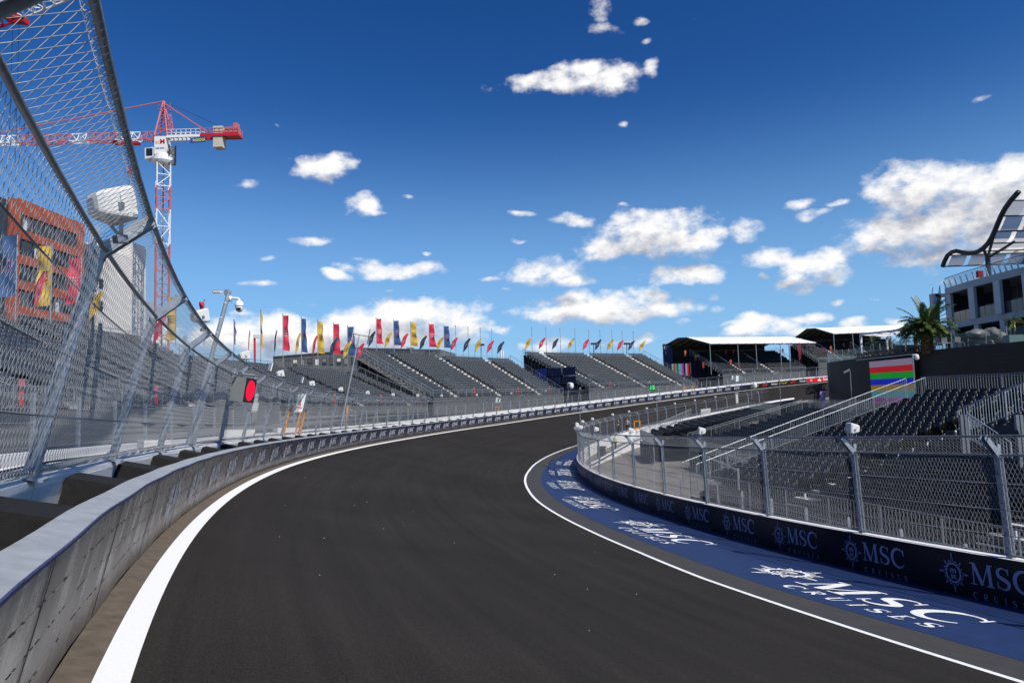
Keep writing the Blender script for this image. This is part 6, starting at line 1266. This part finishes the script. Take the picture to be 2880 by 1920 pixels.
p = at(2851, 920, 47); palm('low_palm', 'fan palm in a planter before the grey building, right edge', (p[0], p[1], TZ), 1.55, .8, 26, .04, fan=True, seed=33, dens=12)
p = at(2853, 958, 46.5); r = thing('planter_box', 'pale green planter box behind the glass at the right edge', 'planter', p); mb = MB(); mb.box(p[0] - .55, p[0] + .45, p[1] - .3, p[1] + .3, TZ - .02, TZ + .5, mat('pale_green_paint', (.14, .24, .22), .6, 0, .1)); mb.build('tub', MATS['pale_green_paint'], r)
# covered heaps, garden chairs, worker
from mathutils import noise as _no
def heap(c, rx, ry, rz, seed, label):
    mb = MB(); G = []
    for i in range(11):
        ph = -math.pi / 2 * .35 + i / 10 * (math.pi / 2 * 1.35); row = []
        for j in range(25):
            a = j / 24 * 2 * math.pi; d = np.array([math.cos(ph) * math.cos(a), math.cos(ph) * math.sin(a), math.sin(ph)]); k = 1 + .22 * _no.noise(Vector(d * 2.2) + Vector((seed, 0, 0))) + .10 * _no.noise(Vector(d * 6) + Vector((seed, 3, 0))); row.append(np.array(c) + d * k * [rx, ry, rz])
        G.append(row)
    mb.grid(G, mat('grey_tarpaulin', (.11, .125, .12), .55, 0, .2, 3, bump=.4), flip=True); o = mb.build('covered_heap', MATS['grey_tarpaulin'], smooth=True); tag(o, label, 'covered heap', 'tarpaulin covered heaps on the terrace')
for i, (x, y, rx, rz, lab) in enumerate(((2748, 938, .85, .42, 'largest grey covered heap, long and flat, on the terrace'), (2790, 935, .55, .45, 'rounded grey covered heap right of the long flat one'), (2752, 956, .65, .32, 'lower grey covered heap in front of the long one'), (2815, 948, .7, .5, 'grey covered heap beside the worker in the helmet'), (2778, 962, .5, .3, 'smallest grey covered heap at the glass'))):
    p = at(x, y, 49 + .3 * i); heap((p[0], p[1], p[2] - .1), rx, .5, rz, i * 5., lab)
p = at(2838, 962, 48); person((p[0], p[1], TZ), R(100), 'person in a hi-vis yellow jacket and yellow helmet stooping on the terrace', limev, H=1.72, bend=.7, cap=mat('yellow_helmet', (.75, .40, .02), .35, 0, 0), arm=.2)
for i, x in enumerate((2640, 2662, 2700)):
    p = at(x, 975, 52); r = thing('garden_chair', 'dark metal garden chair behind the glass, ' + ('left', 'middle', 'right')[i] + ' one of three below the building', 'chair', (p[0], p[1], TZ), 0, 'garden chairs'); mb = MB(); mb.obox((p[0], p[1], TZ + .42), (.22, 0, 0), (0, .22, 0), (0, 0, .02), plate if i % 2 else greyp); mb.build('seat', greyp, r); mb = MB(); mb.obox((p[0], p[1] + .22, TZ + .68), (.22, 0, 0), (0, .02, 0), (0, 0, .2), greyp); mb.build('backrest', greyp, r)
    for dx in (-.2, .2):
        for dy in (-.2, .2): mb = MB(); mb.bar((p[0] + dx, p[1] + dy, TZ), (p[0] + dx, p[1] + dy, TZ + .42), .03); mb.build('leg', greyp, r)

# ------------------------------------------------------------------ grey clubhouse with the curved canopy
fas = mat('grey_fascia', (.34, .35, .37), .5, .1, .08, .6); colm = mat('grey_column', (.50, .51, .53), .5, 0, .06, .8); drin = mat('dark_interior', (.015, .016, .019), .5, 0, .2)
gb = thing('clubhouse', 'grey modern clubhouse with open balconies and a curved canopy, right edge', 'building', (44, 60, TZ))
fxy = [(46.5, 71.5), (44.4, 69.3), (43.8, 65), (43.6, 61), (43.5, 58), (44, 53), (45, 47)]
def slab(z0, z1, inset, mt_, nm, dep=16):
    mb = MB(); P = [(x + inset, y) for x, y in fxy]
    mb.grid([[(x, y, z0) for x, y in P], [(x, y, z1) for x, y in P]], mt_, flip=True); mb.grid([[(x, y, z1) for x, y in P], [(x + dep, y, z1) for x, y in P]], mt_, flip=True); mb.grid([[(x, y, z0) for x, y in P], [(x + dep, y, z0) for x, y in P]], mt_); mb.add([(P[0][0], P[0][1], z0), (P[0][0] + dep, P[0][1], z0), (P[0][0] + dep, P[0][1], z1), (P[0][0], P[0][1], z1)], [(0, 1, 2, 3)]); return mb.build(nm, mt_, gb)
slab(ZC + 8.95, ZC + 9.6, 0, fas, 'roof_slab'); slab(ZC + 5.4, ZC + 5.95, .1, fas, 'floor_slab')
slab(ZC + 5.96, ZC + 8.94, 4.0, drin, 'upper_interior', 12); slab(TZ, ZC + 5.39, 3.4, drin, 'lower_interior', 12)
for x, yy in ((2681, 69), (2747, 64.5), (2821, 60.5), (2905, 56.5)):
    X_ = (x - 1440) / 1920 * yy; 
    mb = MB(); mb.box(X_ - .14, X_ + .14, yy - .4, yy + .4, ZC + 5.95, ZC + 8.95, colm); mb.build('column', colm, gb); mb = MB(); mb.box(X_ + .15, X_ + 1.0, yy - .2, yy + .2, ZC + 5.96, ZC + 8.94, drin); mb.build('reveal', drin, gb)
    mb = MB(); mb.box(X_ + .1, X_ + .38, yy - .3, yy + .3, TZ, ZC + 5.4, colm); mb.build('column', colm, gb)
balm = mat('smoked_glass', (.10, .095, .09), .15, 0, .2, 1); 
for (xa, ya), (xb, yb) in zip(fxy[1:-1], fxy[2:]):
    nb_ = 4
    for k in range(nb_):
        p = np.array([xa + (xb - xa) * k / nb_ + .25, ya + (yb - ya) * k / nb_, ZC + 5.96]); q = np.array([xa + (xb - xa) * (k + .95) / nb_ + .25, ya + (yb - ya) * (k + .95) / nb_, ZC + 5.96])
        mb = MB(); mb.add([p, q, q + [0, 0, 1.05], p + [0, 0, 1.05]], [(0, 1, 2, 3)]); mb.build('balcony_glass', balm, gb)
        p2, q2 = p + [-.2, 0, 3.66], q + [-.2, 0, 3.66]; mb = MB(); mb.add([p2, q2, q2 + [0, 0, 1.0], p2 + [0, 0, 1.0]], [(0, 1, 2, 3)]); mb.build('terrace_glass', glassb, gb)
        mb = MB(); mb.bar(p2 + [.1, 0, 0], p2 + [-.1, 0, .75], .16, .04, mt=white); mb.bar(p2 + [0, 0, 1.0], p2 + (q - p) * 1.05 + [0, 0, 1.0], .05, mt=dk); mb.build('baluster', white, gb)
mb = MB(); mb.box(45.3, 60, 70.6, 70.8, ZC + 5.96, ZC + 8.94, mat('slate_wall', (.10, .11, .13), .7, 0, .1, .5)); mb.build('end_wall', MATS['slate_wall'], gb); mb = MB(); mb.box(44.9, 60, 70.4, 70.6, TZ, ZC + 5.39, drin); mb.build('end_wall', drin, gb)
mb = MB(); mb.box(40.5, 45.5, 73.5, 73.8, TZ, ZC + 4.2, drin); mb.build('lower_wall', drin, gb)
# window frames inside the balconies
mb = MB()
for y in np.arange(57, 69, 1.6): mb.box(47.4, 47.5, y, y + .06, ZC + 5.96, ZC + 8.94, greyp)
mb.box(47.38, 47.5, 57, 68.8, ZC + 7.6, ZC + 7.68); mb.build('window_frame', greyp, gb)
# outside stair
mb = MB(); a, b = np.array([44.2, 71.5, ZC + 5.9]), np.array([45.6, 72.5, ZC + 9.3])
for k in range(14): p = a + (b - a) * k / 14; mb.obox(p, (.22, .0, 0), (0, .6, 0), (0, 0, .03), dk)
for dy in (-.6, .6): mb.bar(a + [0, dy, 0], b + [0, dy, 0], .08, .25); mb.bar(a + [0, dy, 1], b + [0, dy, 1], .05)
for k in range(8): p = a + (b - a) * k / 7 + [0, -.6, 0]; mb.bar(p, p + [0, 0, 1], .04)
mb.build('outside_stair', dk, gb)
p = at(2627, 826, 72); mb = MB(); mb.box(p[0] - .3, p[0] + .3, 71.8, 72.4, p[2] - 5.5, p[2], colm); mb.box(p[0], p[0] + 1.8, 71.8, 72.4, p[2] - .35, p[2] - .02); mb.bar((p[0], 72, p[2] - 2.6), (p[0] + 2.2, 72, p[2] - 1.7), .06, mt=dk); mb.box(p[0], p[0] + 2.6, 71.5, 72.6, p[2] - 3.9, p[2] - 3.6, dk); mb.build('stair_frame', colm, gb)
p = at(2760, 765, 63); mb = MB(); mb.box(p[0] - .45, p[0] + .05, 62.8, 63.1, p[2] - .5, p[2] + .1, mat('deep_red_paint', (.26, .01, .015), .6, 0, .1)); r = tag(mb.build('red_drinks_counter', redp), 'red box standing behind the glass rail on the clubhouse roof terrace', 'counter')
# upper storey at the right edge
mb = MB(); mb.box(46.5, 60, 50, 57.5, ZC + 9.61, ZC + 14, drin); mb.box(45.6, 60, 49.5, 58.6, ZC + 13.1, ZC + 13.7, fas); mb.box(45.7, 45.75, 49.6, 58.5, ZC + 13.71, ZC + 14.6, glassb); mb.build('upper_storey', fas, gb)
# canopy: arch in the facade plane, purlins and cloth running back over the roof
AX = 44.8; arch = []
for x, y in ((2670, 749), (2676, 735), (2686, 718), (2700, 708), (2712, 705), (2728, 709), (2745, 712), (2762, 711), (2776, 706), (2790, 697), (2804, 684), (2816, 668), (2826, 650), (2836, 630), (2848, 607), (2862, 585), (2880, 563), (2905, 538)):
    d = AX * FPX / (x - 1440) * 1.0; p = at(x, y, d); arch.append([AX, p[1], p[2]])
arch = np.array(arch); cn = thing('canopy', 'dark arched roof canopy with pale cloth panels over the clubhouse terrace', 'canopy', arch[8])
mb = MB(); mb.tube(arch, .22, 8, dk); mb.build('arch_beam', dk, cn, smooth=True); mb = MB(); mb.tube(arch + [9.5, 1.5, .3], .2, 8, dk); mb.build('arch_beam', dk, cn, smooth=True)
cloth = bpy.data.materials.new('canopy_cloth'); cloth.use_nodes = True; _t = cloth.node_tree; _p = _t.nodes['Principled BSDF']; _p.inputs['Base Color'].default_value = (.66, .64, .57, 1); _p.inputs['Roughness'].default_value = .8; _tl = _t.nodes.new('ShaderNodeBsdfTranslucent'); _tl.inputs[0].default_value = (.85, .83, .76, 1); _mx = _t.nodes.new('ShaderNodeMixShader'); _mx.inputs[0].default_value = .8
_t.links.new(_p.outputs[0], _mx.inputs[1]); _t.links.new(_tl.outputs[0], _mx.inputs[2]); _t.links.new(_mx.outputs[0], _t.nodes['Material Output'].inputs[0])
for i in range(0, 17, 2):
    mb = MB(); p = arch[i]; mb.tube([p, p + [9.5, 1.5, .3]], .07, 6, dk); mb.build('purlin', dk, cn)
    if i + 2 <= 17:
        for j in range(4):
            off = .0 if (i // 2) % 2 else .45
            a0_, a1_ = (j * 2.3 + off + .1), (j * 2.3 + off + 1.9); G = [[arch[i + q] + np.array([9.5, 1.5, .3]) * s_ / 9.5 + [0, 0, .05 - .10 * math.sin(math.pi * q / 2)] for s_ in (a0_, (a0_ + a1_) / 2, a1_)] for q in (0, 1, 2)]
            mb = MB(); mb.grid(G, cloth); mb.build('cloth_panel', cloth, cn)
c = np.array([AX + .2, arch[10][1] + .5, ZC + 9.6]); t1 = arch[11] + [0, 0, -.3]; mb = MB(); mb.tube([c, c * [1, 1, 0] + [0, 0, t1[2] - 1.3]], .22, 8, dk); s0_ = c * [1, 1, 0] + [0, 0, t1[2] - 1.4]
for tp in (arch[9] - [0, 0, .1], arch[12] - [0, 0, .1], arch[10] + [2.5, 0, .1]): mb.tube([s0_, tp], .13, 6)
mb.build('support', dk, cn)
